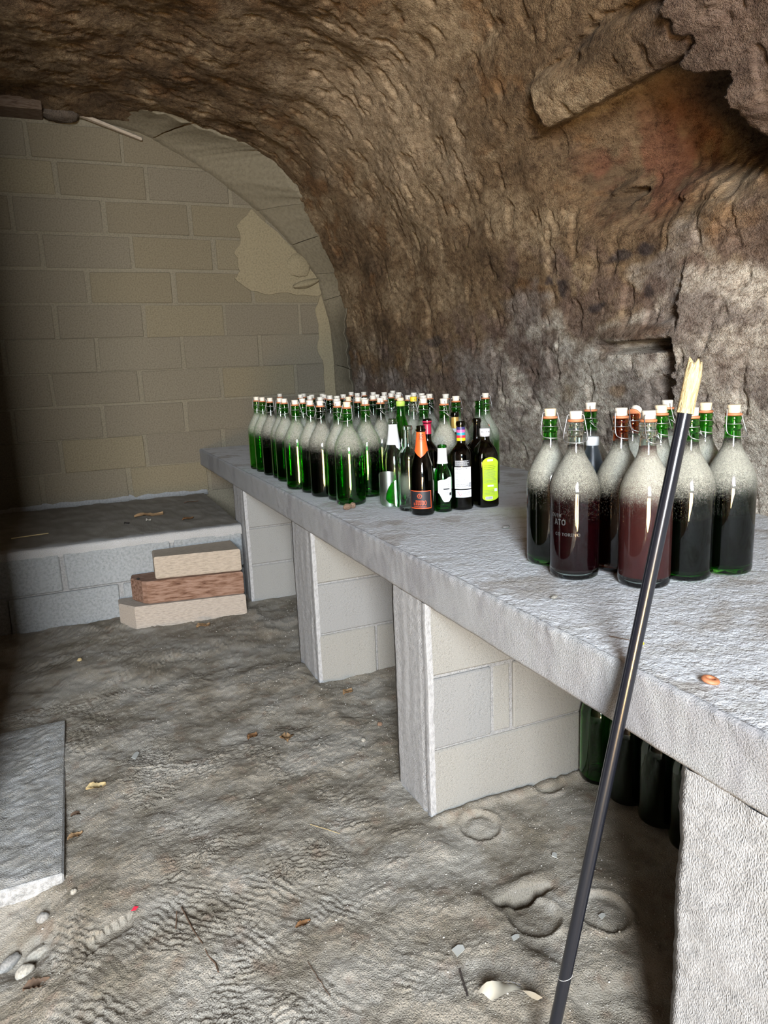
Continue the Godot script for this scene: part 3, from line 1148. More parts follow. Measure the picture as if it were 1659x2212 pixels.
# ------------------------------------------------------------------ the front wall with its doorway, behind the photographer
func build_front_wall() -> void:
	var rng := RandomNumberGenerator.new()
	rng.seed = 6
	var s := rough_box(Vector3(0.8, 3.2, 0.3), 0.01, 0.0, rng, Vector3(-1.90, 1.4, DOOR_Z + 0.15))
	for b in [[Vector3(2.5, 3.2, 0.3), Vector3(0.91, 1.4, DOOR_Z + 0.15)], [Vector3(1.2, 0.4, 0.3), Vector3(-0.92, 2.88, DOOR_Z + 0.15)]]:
		var q := rough_box(b[0], 0.01, 0.0, rng, b[1])
		var k := s.v.size()
		s.v.append_array(q.v)
		s.n.append_array(q.n)
		s.uv.append_array(q.uv)
		for i in q.idx:
			s.idx.append(i + k)
	structure("wall_front", s.mesh(), M.wall_mortar, "wall with the doorway behind the viewpoint")
	var g := PlaneMesh.new()
	g.size = Vector2(30, 30)
	var o := structure("ground_outside", g, M.grit, "pale ground outside the doorway")
	o.position = Vector3(0, -0.06, DOOR_Z + 15.31)


# ------------------------------------------------------------------ the bench along the right wall
func build_bench() -> void:
	var rng := RandomNumberGenerator.new()
	rng.seed = 15
	var bench := thing("concrete_bench", Vector3.ZERO, 0.0, "long grey concrete bench on block piers along the rock wall, carrying the bottles", "bench")
	# the slab, one cast sheet whose section runs from the back underneath, up the front and over the top
	var prof := PackedVector2Array([Vector2(1.90, SLAB_Y - SLAB_T), Vector2(1.3, SLAB_Y - SLAB_T), Vector2(0.9, SLAB_Y - SLAB_T), Vector2(SLAB_X + 0.012, SLAB_Y - SLAB_T), Vector2(SLAB_X + 0.003, SLAB_Y - SLAB_T + 0.002), Vector2(SLAB_X, SLAB_Y - SLAB_T + 0.008)])
	for i in 11:
		prof.append(Vector2(SLAB_X, SLAB_Y - SLAB_T + 0.016 + 0.086 * i / 10.0))
	prof.append(Vector2(SLAB_X + 0.002, SLAB_Y - 0.005))
	prof.append(Vector2(SLAB_X + 0.006, SLAB_Y - 0.0015))
	var top_from := prof.size()
	for x in spans([SLAB_X + 0.012, 0.0075, 1.45, 0.014, 1.92]):
		prof.append(Vector2(x, SLAB_Y))
	var zs := spans([BACK_Z + 0.01, 0.018, -3.0, 0.011, -1.7, 0.0075, -0.5, 0.04, 0.6])
	var p := PackedVector3Array()
	var col := PackedColorArray()
	for i in prof.size():
		for z in zs:
			var q := Vector3(prof[i].x, prof[i].y, z)
			var a := n_tone.get_noise_3d(q.x * 1.2, q.y, z * 1.2)
			var m := n_mid.get_noise_3d(q.x, q.y, z)
			var c := Color(0.50, 0.50, 0.495)
			if i >= top_from:
				var al := q.x * 0.92 + z * 0.39
				var ac := z * 0.92 - q.x * 0.39
				var rough := 0.35 + 0.65 * smoothstep(-2.0, -1.0, z + 0.3 * a)
				var st := n_mid.get_noise_2d(al * 0.9, ac * 4.2)
				var fine := n_small.get_noise_2d(al * 0.7, ac * 2.2)
				q.y += rough * (0.0010 * n_mid.get_noise_2d(al * 1.4, ac * 1.8) + 0.0012 * fine + 0.0026 * absf(n_small.get_noise_2d(al * 2.6 + 9.0, ac * 3.4)) + 0.0014 * n_small.get_noise_2d(al * 5.0, ac * 5.0)) - 0.002
				var bare := smoothstep(0.05, 0.4, -st + 0.4 * a)
				c = Color(0.80, 0.805, 0.81).lerp(Color(0.60, 0.58, 0.545), bare * 0.75)  # whitish crust, painted paler still to stand in for light on the top
				c = c.lerp(Color(0.42, 0.36, 0.29), smoothstep(0.22, 0.5, m + a) * 0.5)
			else:
				q.x += 0.0016 * n_small.get_noise_3d(q.x, q.y, z) + 0.002 * m
				var run := n_small.get_noise_2d(z * 1.1, q.y * 0.25)
				c = Color(0.415, 0.42, 0.423).lerp(Color(0.345, 0.345, 0.35), smoothstep(0.0, 0.4, a + 0.4 * run))
			if i >= top_from - 3 and i <= top_from + 1:
				var chip := n_small.get_noise_2d(z * 1.7, 11.0)
				q.x += 0.0035 * chip
				q.y -= 0.003 * absf(chip)
			p.append(q)
			col.append(c)
	var cut := top_from * zs.size()
	var sh := Shape.new()
	sh.grid(p.slice(0, cut), top_from, zs.size(), true, PackedVector2Array(), col.slice(0, cut))
	mesh_node("slab", sh.mesh(), M.slab, bench)
	cut -= zs.size()
	sh = Shape.new()
	sh.grid(p.slice(cut), prof.size() - top_from + 1, zs.size(), true, PackedVector2Array(), col.slice(cut))
	mesh_node("rough_screed", sh.mesh(), M.screed, bench)
	# piers
	var n := 0
	for pz: Array in [[-3.825, -3.566, 0.0], [-2.684, -2.434, 0.0], [-1.702, -1.504, 0.0], [-0.685, -0.42, 1.0]]:
		var z0: float = pz[0]
		var z1: float = pz[1]
		var zc := (z0 + z1) / 2
		var core := rough_box(Vector3(1.10, 0.70, z1 - z0 - 0.012), 0.004, 0.0, rng, Vector3(0.745 + 0.55, 0.589 - 0.35, zc))
		var pier := mesh_node("pier", core.mesh(), M.pier_mortar, bench)
		var y := -0.10
		for course in 3:
			var top: float = [0.1905, 0.389, 0.584][course]
			var x := 0.742
			var lens: Array = [[0.62, 0.45], [0.235, 0.50, 0.32], [0.40, 0.50, 0.15]][(course + n) % 3] if n != 2 else [[0.50, 0.50], [0.185, 0.06, 0.50, 0.3], [0.50, 0.5]][course]
			for l: float in lens:
				var b := minf(x + l, 1.80)
				if b - x > 0.03:
					var proud := rng.randf_range(-0.001, 0.0015) - (0.003 if l < 0.1 else 0.0)
					var blk := rough_box(Vector3(b - x - 0.008, top - y - 0.007, z1 - z0 + proud * 2), 0.004, 0.0016, rng, Vector3((x + b) / 2, (y + top) / 2, zc))
					mesh_node("block", blk.mesh(), M["pier_block_%d" % rng.randi_range(0, 3)], pier)
				x = b
			y = top
		# the coat of plaster on the end of the pier
		var g := PackedVector3Array()
		var ys := 60
		var ws := 22
		for i in ys:
			var h := lerpf(-0.06, 0.590, i / (ys - 1.0))
			for j in ws:
				var t := j / (ws - 1.0)
				var z := lerpf(z1 + 0.001, z0 - 0.001, t) + 0.003 * n_mid.get_noise_2d(h * 1.5, z0)
				var d := 0.0022 * n_mid.get_noise_2d(z * 3.5, h * 0.45) + 0.0010 * n_small.get_noise_2d(z * 1.4, h * 1.0)
				if pz[2] > 0.0:
					d = 0.004 * n_small.get_noise_2d(z * 2.0, h * 2.0) + 0.003 * n_mid.get_noise_2d(z, h)
				d -= 0.006 * exp(-pow((t - 0.13 - 0.02 * n_mid.get_noise_2d(h * 2.0, 4.0)) / 0.02, 2)) * (1.0 - pz[2])
				g.append(Vector3(SLAB_X + 0.003 - d, h, z))
		# its edges turned back
		var g2 := PackedVector3Array()
		for i in ys:
			var r0 := g[i * ws]
			var r1 := g[i * ws + ws - 1]
			g2.append(r0 + Vector3(0.016, 0, 0.0005))
			g2.append(r0 + Vector3(0.002, 0, 0.0008))
			for j in ws:
				g2.append(g[i * ws + j])
			g2.append(r1 + Vector3(0.016, 0, -0.0005))
		var ps := Shape.new()
		ps.grid(g2, ys, ws + 3, true)
		mesh_node("plaster_coat", ps.mesh(), M.plaster, pier)
		n += 1


# ------------------------------------------------------------------ the low bench under the end wall
func build_low_bench() -> void:
	var rng := RandomNumberGenerator.new()
	rng.seed = 25
	var o := thing("low_bench", Vector3.ZERO, 0.0, "low block bench with a dusty top across the foot of the end wall", "bench")
	var front := -3.650
	mesh_node("core", rough_box(Vector3(1.36, 0.48, 1.18), 0.006, 0.0, rng, Vector3(0.035, 0.14, front - 0.603)).mesh(), M.pier_mortar, o)
	for course in 2:
		var y0: float = [-0.08, 0.182][course]
		var y1: float = [0.172, 0.362][course]
		var x := -0.645 + 0.25 * (1 - course)
		while x < 0.70:
			var l: float = 0.513
			var b := minf(x + l - 0.02, 0.727)
			if b - x > 0.04:
				mesh_node("block", rough_box(Vector3(b - x, y1 - y0, 0.06), 0.005, 0.003, rng, Vector3((x + b) / 2, (y0 + y1) / 2, front - 0.028)).mesh(), M.low_block, o)
			x += l
	# top course of mortar, its front edge rounded and uneven, and the dirt lying on it
	var xs := spans([-0.645, 0.012, 0.729])
	var prof := [Vector2(0.0, 0.35), Vector2(0.004, 0.372), Vector2(0.004, 0.388), Vector2(-0.004, 0.397)]
	for i in 30:
		prof.append(Vector2(-0.016 - 1.195 * pow(i / 29.0, 1.2), 0.400))
	var p := PackedVector3Array()
	var col := PackedColorArray()
	for i in prof.size():
		for x in xs:
			var q: Vector2 = prof[i]
			var m := n_mid.get_noise_2d(x, q.x)
			var s := n_small.get_noise_2d(x, q.x)
			var on_top := smoothstep(-0.03, -0.08, q.x)
			p.append(Vector3(x, q.y + (0.005 * m + 0.004 * s) * (0.3 + 0.7 * on_top), front + q.x + 0.007 * n_mid.get_noise_2d(x * 1.5, q.y * 3.0) * (1.0 - on_top)))
			col.append(Color(0.47, 0.465, 0.45).lerp(Color(0.27, 0.24, 0.195).lerp(Color(0.33, 0.30, 0.25), smoothstep(-0.2, 0.3, m)), smoothstep(-0.035, -0.075, q.x + 0.02 * m)))
	var sh := Shape.new()
	sh.grid(p, prof.size(), xs.size(), true, PackedVector2Array(), col)
	mesh_node("dusty_top", sh.mesh(), M.dirt, o)


# ------------------------------------------------------------------ the concrete footing at the left and an added pier on it, out of view, for shade
func build_footing() -> void:
	var rng := RandomNumberGenerator.new()
	rng.seed = 35
	var o := thing("concrete_footing", Vector3.ZERO, 0.0, "low concrete footing with dusty top and pale front edge at the left of the floor", "footing")
	var f := rough_box(Vector3(1.30, 0.30, 0.86), 0.006, 0.004, rng, Vector3(-0.155 - 0.65, 0.012 - 0.15, -2.125))
	mesh_node("base", f.mesh(), M.footing, o)
	var xs := spans([-1.44, 0.04, -0.5, 0.0075, -0.157])
	var zs := spans([-2.55, 0.0085, -1.70])
	var p := PackedVector3Array()
	var col := PackedColorArray()
	for x in xs:
		for z in zs:
			var rim := minf(minf(-0.155 - x, -1.698 - z), z + 2.555)
			var h := 0.0126 + smoothstep(0.0, 0.02, rim) * (0.003 + 0.003 * n_mid.get_noise_2d(x * 1.4, z * 2.0) + 0.006 * n_small.get_noise_2d(x * 1.1, z * 1.9) + 0.002 * n_small.get_noise_2d(x * 3.0, z * 3.5))
			p.append(Vector3(x, h, z))
			var m := n_mid.get_noise_2d(x * 2.0, z * 2.0)
			col.append(Color(0.35, 0.335, 0.30).lerp(Color(0.44, 0.43, 0.40), smoothstep(-0.2, 0.35, m)))
	var sh := Shape.new()
	sh.grid(p, xs.size(), zs.size(), true, PackedVector2Array(), col)
	mesh_node("dusty_top", sh.mesh(), M.dirt, o)
	structure("pillar_added_1", rough_box(Vector3(0.62, 2.74, 0.45), 0.01, 0.002, rng, Vector3(-0.365 - 0.31, 1.38, -2.04)).mesh(), M.pier_mortar, "added masonry pier on the footing, unseen, placed to shade the left side")  # added out of view to throw shade over the left side


# ------------------------------------------------------------------ three timbers stacked in the corner
func build_timbers() -> void:
	var spec := [
		["lowest and longest of three stacked timbers, pale grey-brown, half sunk in the dirt", M.timber_grey, [Vector2(0.150, -3.452), Vector2(0.668, -3.378), Vector2(0.668, -3.63), Vector2(0.086, -3.63), Vector2(0.084, -3.548)], -0.03, 0.104],
		["middle of three stacked timbers, reddish brown with dark cracks and run stains", M.timber_red, [Vector2(0.216, -3.462), Vector2(0.666, -3.392), Vector2(0.666, -3.635), Vector2(0.160, -3.635), Vector2(0.152, -3.568), Vector2(0.196, -3.478)], 0.105, 0.216],
		["topmost and shortest of three stacked timbers, clean pale tan face", M.timber_pale, [Vector2(0.263, -3.484), Vector2(0.667, -3.417), Vector2(0.667, -3.640), Vector2(0.270, -3.640)], 0.217, 0.326]]
	for s in spec:
		var foot := PackedVector2Array(s[2])
		var c := Vector2.ZERO
		for q in foot:
			c += q / foot.size()
		for i in foot.size():
			foot[i] -= c
		var o := mesh_node("timber", prism(foot, 0.0, s[4] - s[3], 0.006).mesh(), s[1])
		o.position = Vector3(c.x, s[3], c.y)
		tag(o, s[0], "timber", "timbers stacked in the corner")


# ------------------------------------------------------------------ bottles
# outer outline of the big bottles: (radius, height) from the foot's rim to the lip
func big_outline() -> PackedVector2Array:
	var body := PackedVector2Array([Vector2(0.0525, 0.012), Vector2(0.0525, 0.07), Vector2(0.0525, 0.13), Vector2(0.0525, 0.182), Vector2(0.0518, 0.196), Vector2(0.0492, 0.209), Vector2(0.0450, 0.221), Vector2(0.0388, 0.2345), Vector2(0.0310, 0.248), Vector2(0.0242, 0.260), Vector2(0.0196, 0.270), Vector2(0.0174, 0.281), Vector2(0.0163, 0.293), Vector2(0.0157, 0.304)])
	return smooth_profile(body, 4)


func bottle_shell(outline: PackedVector2Array, foot: PackedVector2Array, mouth: PackedVector2Array, wall: float, segs := 36) -> Shape:
	var prof := PackedVector2Array()
	prof.append_array(foot)
	prof.append_array(outline)
	prof.append_array(mouth)
	for i in range(outline.size() - 1, -1, -1):
		prof.append(Vector2(outline[i].x - wall * (0.85 if outline[i].x > 0.03 else 1.0), maxf(outline[i].y, 0.012)))
	prof.append(Vector2(outline[0].x - wall - 0.006, 0.010))
	prof.append(Vector2(0.012, 0.016))
	prof.append(Vector2(0.0, 0.017))
	var s := Shape.new()
	s.lathe(prof, segs)
	return s


const BIG_FOOT: Array[Vector2] = [Vector2(0.0, 0.009), Vector2(0.014, 0.008), Vector2(0.034, 0.002), Vector2(0.041, 0.0), Vector2(0.0470, 0.0008), Vector2(0.0510, 0.0045)]
const BIG_MOUTH: Array[Vector2] = [Vector2(0.0157, 0.307), Vector2(0.0182, 0.309), Vector2(0.0186, 0.312), Vector2(0.0182, 0.3155), Vector2(0.0158, 0.3175), Vector2(0.0150, 0.326), Vector2(0.0165, 0.328), Vector2(0.0168, 0.332), Vector2(0.0158, 0.3345), Vector2(0.0120, 0.335), Vector2(0.0098, 0.333), Vector2(0.0100, 0.312)]

var big_meshes := {}


func big_shapes() -> void:
	big_meshes.glass = bottle_shell(big_outline(), PackedVector2Array(BIG_FOOT), PackedVector2Array(BIG_MOUTH), 0.0036).mesh()
	var out := big_outline()
	var d := PackedVector2Array()
	for q in out:
		if q.y > 0.125 and q.y < 0.296:
			d.append(Vector2(q.x + 0.0004, q.y))
	var s := Shape.new()
	s.lathe(d, 36)
	big_meshes.dust = s.mesh()
	var w := PackedVector2Array([Vector2(0, 0.0185), Vector2(0.012, 0.0175), Vector2(0.0420, 0.0115), Vector2(0.0475, 0.0135)])
	for q in out:
		if q.y > 0.013 and q.y < 0.288:
			w.append(Vector2(q.x - 0.0028, q.y))
	w.append(Vector2(0.0, 0.2885))
	s = Shape.new()
	s.lathe(w, 32)
	big_meshes.wine = s.mesh()
	s = Shape.new()
	s.lathe(PackedVector2Array([Vector2(0, 0.333), Vector2(0.0095, 0.333), Vector2(0.0100, 0.3352), Vector2(0.0162, 0.3354), Vector2(0.0170, 0.3375), Vector2(0.0166, 0.3402), Vector2(0.0128, 0.3410), Vector2(0, 0.3410)]), 20)
	big_meshes.gasket = s.mesh()
	s = Shape.new()
	s.lathe(PackedVector2Array([Vector2(0, 0.3408), Vector2(0.0118, 0.3408), Vector2(0.0122, 0.3415), Vector2(0.0126, 0.350), Vector2(0.0136, 0.3555), Vector2(0.0132, 0.3575), Vector2(0.0112, 0.3583), Vector2(0, 0.3585)]), 20)
	big_meshes.stopper = s.mesh()
	# wire: the bail through the stopper, down both sides, and the lever sprung round the front of the neck
	s = Shape.new()
	for sg: float in [-1.0, 1.0]:
		s.tube(PackedVector3Array([Vector3(0.0105 * sg, 0.3495, 0), Vector3(0.0150 * sg, 0.3498, 0), Vector3(0.0172 * sg, 0.3470, 0), Vector3(0.0200 * sg, 0.332, 0.003), Vector3(0.0232 * sg, 0.316, 0.006), Vector3(0.0247 * sg, 0.304, 0.010), Vector3(0.0240 * sg, 0.300, 0.012)]), 0.00095, 6)
		s.tube(PackedVector3Array([Vector3(0.0186 * sg, 0.312, 0), Vector3(0.0225 * sg, 0.3115, 0), Vector3(0.0238 * sg, 0.308, 0.004), Vector3(0.0240 * sg, 0.300, 0.012)]), 0.00095, 6)
	var loop := PackedVector3Array()
	for k in 15:
		var a := lerpf(-PI / 2, PI / 2, k / 14.0)
		loop.append(Vector3(0.0240 * sin(a), 0.300 - 0.007 * pow(cos(a), 0.7), 0.012 + 0.0165 * cos(a)))
	s.tube(loop, 0.00095, 6)
	loop = PackedVector3Array()
	for k in 25:
		var a := TAU * k / 24.0
		loop.append(Vector3(0.0166 * sin(a), 0.3185, 0.0166 * cos(a)))
	s.tube(loop, 0.0008, 5, false)
	big_meshes.wire = s.mesh()
	var hole := Shape.new()
	for sg: float in [-1.0, 1.0]:
		loop = PackedVector3Array()
		for k in 11:
			var a := TAU * k / 10.0
			loop.append(Vector3(0.0034 * sin(a), 0.3493 + 0.0034 * cos(a), 0.0128 * sg))
		hole.tube(loop, 0.0007, 5, false)
	big_meshes.eye = hole.mesh()


# a swing-top bottle: glass, dust, perhaps wine, stopper, rubber ring and wire
func swing_top(gl: Material, dust: String, wine: Material, cap: Material, ring := true) -> Node3D:
	var o := Node3D.new()
	mesh_node("glass", big_meshes.glass, gl, o)
	if wine:
		mesh_node("wine", big_meshes.wine, wine, o)
	if dust != "":
		mesh_node("dust", big_meshes.dust, M[dust], o)
	if cap:
		if ring:
			mesh_node("rubber_ring", big_meshes.gasket, M.rubber_orange, o)
		mesh_node("stopper", big_meshes.stopper, cap, o)
		mesh_node("wire_bail", big_meshes.wire, M.wire, o)
	return o


func put_bottle(proto: Node3D, at: Vector2, turn: float, label: String, group: String, tilt := 0.0, y := SLAB_Y) -> Node3D:
	var o: Node3D = proto.duplicate()
	o.name = numbered("swing_top_bottle")
	add_child(o)
	o.position = Vector3(at.x, y, at.y)
	o.rotation = Vector3(0, turn, tilt)
	tag(o, label, "bottle", group)
	return o


func build_bottles() -> void:
	big_shapes()
	var protos := {}
	protos.g = swing_top(M.green_glass, "dust_0", null, M.porcelain)
	protos.d = swing_top(M.dark_green_glass, "dust_1", null, M.porcelain)
	protos.o = swing_top(M.green_glass, "dust_2", null, M.cream_stopper)
	protos.l = swing_top(M.light_green_glass, "dust_0", null, M.porcelain)
	protos.b = swing_top(M.bright_green_glass, "dust_1", null, M.porcelain)
	protos.bo = swing_top(M.bright_green_glass, "dust_1", null, M.cream_stopper)
	protos.y = swing_top(M.clear_glass, "dust_0", null, M.yellow_cap, false)
	protos.n = swing_top(M.green_glass, "dust_1", null, null)
	protos.c = swing_top(M.clear_glass, "dust_1", null, M.porcelain)
	protos.u = swing_top(M.dark_green_glass, "", null, M.porcelain)  # darker glass stands in for the shade under the bench
	protos.ug = swing_top(M.green_glass, "", null, M.porcelain)
	var rng := RandomNumberGenerator.new()
	rng.seed = 91
	var crowd := "green swing-top bottles massed on the far end of the bench"
	# front rank along the bench edge, from the far end towards the viewer, then those behind
	for b in FRONT:
		put_bottle(protos[b[0]], Vector2(b[1], b[2]), rng.randf_range(-1.3, 1.3), b[3], crowd, rng.randf_range(-0.006, 0.006))
	for b in BEHIND:
		put_bottle(protos[b[0]], Vector2(b[1], b[2]), rng.randf() * TAU, b[3], crowd, rng.randf_range(-0.008, 0.008))
	# sticker on the paler bottle by the wall
	# wine bottles near the viewer
	protos.w_green = swing_top(M.bright_green_glass, "dust_0", M.wine_black, M.cream_stopper)
	protos.w_dark = swing_top(M.green_glass, "dust_0", M.wine_black, M.porcelain)
	protos.w_clear = swing_top(M.clear_glass, "dust_1", M.wine_red, M.porcelain)
	protos.w_cloudy = swing_top(M.clear_glass, "dust_2", M.wine_cloudy, M.porcelain)
	protos.w_amber = swing_top(M.amber_glass, "dust_0", M.wine_black, M.porcelain)
	var group := "swing-top bottles of red wine on the near part of the bench"
	for b in WINE:
		var o := put_bottle(protos[b[0]], Vector2(b[1], b[2]), b[4], b[3], group)
		if b.size() > 5:
			# lid thrown back
			o.get_node("stopper").position = Vector3(0.012, 0.0, 0)
			o.get_node("stopper").transform = Transform3D(Basis(Vector3(0, 0, 1), -0.95), Vector3(-0.268, 0.135, 0.0))
			o.get_node("rubber_ring").transform = Transform3D(Basis(Vector3(0, 0, 1), -0.95), Vector3(-0.268, 0.135, 0.0))
		if b[0] == "w_clear":
			# raised lettering moulded in the glass
			for t in [["OUTH", 0.0072, 0.026, 0.141, -0.80], ["ATO", 0.0125, 0.028, 0.127, -0.62], ["CO TORINO", 0.0068, 0.056, 0.101, -0.30]]:
				mesh_node("moulded_lettering", lettering(t[0], t[1], t[2], 0.0527, t[4], t[3]), M.glass_relief, o)
		if b[0] == "w_cloudy":
			var q := Shape.new()
			q.lathe(PackedVector2Array([Vector2(0, 0.014), Vector2(0.0485, 0.014), Vector2(0.0494, 0.018), Vector2(0.0494, 0.034), Vector2(0, 0.034)]), 32)
			mesh_node("sediment", q.mesh(), M.wine_black, o)
	# a row standing on the floor under the bench
	for k in 4:
		put_bottle(protos.u if k else protos.ug, Vector2([1.235, 1.240, 1.246, 1.242][k], -1.4455 + 0.1085 * k), rng.randf() * TAU, [
			"large green bottle on the floor under the bench, first from the block pier", "dark green bottle under the bench, second from the block pier, behind the pole",
			"dark bottle in the shade under the bench, third from the block pier", "darkest bottle under the bench, nearest to the right-hand pier"][k], "bottles standing on the floor under the bench", 0.0, 0.012)
	for q: Node3D in protos.values():
		q.free()


const FRONT := [
	["l", 0.832, -3.541, "bright green see-through bottle at the far end of the rank along the bench edge"],
	["l", 0.833, -3.416, "second bottle from the far end of the bench-edge rank, pale green with yellow glint"],
	["d", 0.834, -3.270, "third bottle from the far end of the bench-edge rank, nearly black green"],
	["g", 0.845, -3.145, "fourth bottle from the far end of the bench-edge rank, narrow dusty sliver showing"],
	["g", 0.837, -3.034, "fifth bottle from the far end of the bench-edge rank, dusty grey shoulder"],
	["g", 0.887, -2.928, "bottle tucked behind the fifth and sixth of the bench-edge rank"],
	["b", 0.813, -2.796, "sixth bottle from the far end of the bench-edge rank, bright green, round wire"],
	["g", 0.838, -2.673, "seventh bottle of the bench-edge rank, half hidden left of a darker dusty one"],
	["d", 0.843, -2.562, "eighth bottle of the bench-edge rank, dark green with a dusty shoulder and white stopper"],
	["g", 0.871, -2.447, "bottle left of the foremost green one, its wire bail swung wide"],
	["bo", 0.865, -2.336, "foremost whole green swing-top bottle above the two walnuts, cream stopper"],
	["b", 0.980, -2.452, "whole green bottle just right of and behind the foremost one, white stopper"]]

const BEHIND := [
	["d", 1.055, -3.915, "farthest dark bottle by the end wall, its cap alone behind the front rank"],
	["d", 1.120, -3.684, "dark bottle against the end wall, second stopper of the rear rank from the left"],
	["d", 1.059, -3.525, "dark bottle just in front of the second rear-rank stopper from the left"],
	["d", 1.076, -3.393, "dark bottle by the end wall, third stopper of the rear rank from the left"],
	["g", 1.012, -3.224, "green bottle behind the seventh of the bench-edge rank, cream stopper"],
	["d", 0.983, -2.978, "dark bottle behind the eighth of the bench-edge rank, wire crossing its stopper"],
	["d", 1.156, -3.469, "dark bottle of the rear rank, fourth stopper from the left"],
	["d", 1.103, -3.288, "dark bottle pressed right up before the fourth rear-rank stopper"],
	["d", 1.084, -3.140, "black-green bottle without visible bail in the middle of the crowd"],
	["d", 1.078, -3.031, "dark bottle with a flat beige stopper behind the wide-swung bail"],
	["g", 0.946, -2.662, "green bottle with white stopper directly behind the wide-swung bail"],
	["d", 1.172, -3.204, "dark bottle of the rear rank, fifth stopper from the left"],
	["o", 1.059, -2.832, "bottle with a large orange-cream stopper behind the foremost bottle"],
	["d", 1.332, -3.518, "dark bottle of the rear rank at the wall, sixth stopper from the left"],
	["d", 1.057, -2.725, "dark bottle between the orange-cream stopper and the whole one right of the foremost"],
	["d", 1.265, -3.260, "dark rear-rank bottle with a pinkish stopper, seventh from the left"],
	["g", 1.045, -2.620, "green bottle close behind the whole one right of the foremost"],
	["d", 1.362, -3.413, "dark rear-rank bottle with a wire across its white stopper, eighth from the left"],
	["d", 1.366, -3.304, "dark rear-rank bottle with a small brown stopper, ninth from the left"],
	["d", 1.168, -2.831, "dark bottle in the middle of the crowd, dull brown stopper"],
	["d", 1.225, -2.924, "dark bottle in the middle of the crowd, cream stopper with a black eye"],
	["d", 1.068, -2.514, "dark green dusty bottle behind the clear sparkling bottle, white stopper and long wire"],
	["d", 1.380, -3.194, "dark rear-rank bottle before the rock wall, tenth stopper from the left"],
	["c", 1.167, -2.706, "colourless dusty swing-top bottle left of the lime-capped one"],
	["g", 1.497, -3.362, "green rear-rank bottle at the rock wall, eleventh stopper, the highest"],
	["g", 1.320, -2.978, "green bottle just in front of the highest rear stopper"],
	["d", 1.395, -3.060, "dark rear-rank bottle behind the lime-capped one, white stopper"],
	["d", 1.258, -2.767, "dark bottle half hidden behind the lime-capped one, pale orange stopper"],
	["g", 1.239, -2.625, "green bottle between the lime-capped and the yellow-capped ones"],
	["d", 1.391, -2.892, "dark rear-rank bottle straight behind the yellow cap"],
	["y", 1.172, -2.441, "colourless dusty bottle with a bright yellow cap"],
	["d", 1.367, -2.757, "dark rear bottle right of the yellow cap, orange-brown stopper"],
	["d", 1.252, -2.517, "black bottle right of the yellow-capped one, white stopper with red rubber"],
	["d", 1.346, -2.648, "dark rear bottle, white stopper above the one with a front-facing wire"],
	["g", 1.130, -2.270, "green dusty bottle with its wire lever hanging in front, behind the burgundy-foil wine bottle"],
	["c", 1.364, -2.539, "colourless bottle at the rock wall with a cream stopper, behind a green one"],
	["g", 1.147, -2.150, "green dusty bottle with white stopper behind the small green beer bottle"],
	["g", 1.275, -2.297, "deep green bottle with cream stopper behind the gold-necked wine bottle"],
	["l", 1.462, -2.400, "pale green dusty bottle nearest the rock wall with a round red sticker"],
	["n", 1.383, -2.315, "open dark green bottle without a stopper beside the stickered one"]]

const WINE := [
	["w_green", 0.990, -1.345, "dark wine bottle at the left end of the near group, green neck, cream stopper", -0.3],
	["w_clear", 0.967, -1.225, "colourless bottle of dark red wine with moulded lettering, front left of the near group", -0.67],
	["w_dark", 1.197, -1.458, "green-necked wine bottle behind the lettered one, white stopper", 0.8],
	["w_amber", 1.083, -1.219, "amber-necked wine bottle between the two front bottles, white stopper", 0.1],
	["w_amber", 1.205, -1.318, "amber bottle at the back with its stopper thrown open", 0.4, 1],
	["w_cloudy", 1.050, -1.103, "colourless bottle of cloudy reddish wine with dark sediment, front centre behind the pole", 0.35],
	["w_green", 1.190, -1.213, "green-necked wine bottle just right of the cloudy one, half behind the pole", 0.1],
	["w_dark", 1.347, -1.353, "dark green bottle at the back by the rock wall, white stopper left of the pole", 1.2],
	["w_dark", 1.160, -1.099, "wine bottle partly behind the pole on its right, green neck and dusty shoulder", 0.3],
	["w_green", 1.300, -1.192, "green-necked wine bottle at the back between the last two on the right", -0.2],
	["w_green", 1.267, -1.088, "rightmost wine bottle, bright green neck and cork-coloured stopper", -0.1]]


# ------------------------------------------------------------------ the odd bottles in front of the crowd
func facing(at: Vector2, extra := 0.0) -> float:       # turned so that +z looks at the viewpoint side of the room
	return atan2(-at.x, -at.y) + extra


func odd_bottle(called: String, at: Vector2, turn: float, outline: PackedVector2Array, gl: Material, label: String, wall := 0.003, segs := 40) -> Node3D:
	var o := thing(called, Vector3(at.x, SLAB_Y, at.y), turn, label, "bottle")
	var r := outline[0].x
	var foot := PackedVector2Array([Vector2(0, 0.012), Vector2(r * 0.45, 0.009), Vector2(r * 0.72, 0.0015), Vector2(r * 0.82, 0.0), Vector2(r * 0.93, 0.0012), Vector2(r * 0.985, 0.005)])
	var top := outline[outline.size() - 1]
	var mouth := PackedVector2Array([Vector2(top.x * 0.9, top.y + 0.0012), Vector2(top.x - 0.003, top.y + 0.0012), Vector2(top.x - 0.0036, top.y - 0.002)])
	mesh_node("glass", bottle_shell(outline, foot, mouth, wall, segs).mesh(), gl, o)
	return o


func ring_part(o: Node3D, called: String, prof: Array, mat: Material, segs := 32) -> void:
	var s := Shape.new()
	s.lathe(PackedVector2Array(prof), segs)
	mesh_node(called, s.mesh(), mat, o)


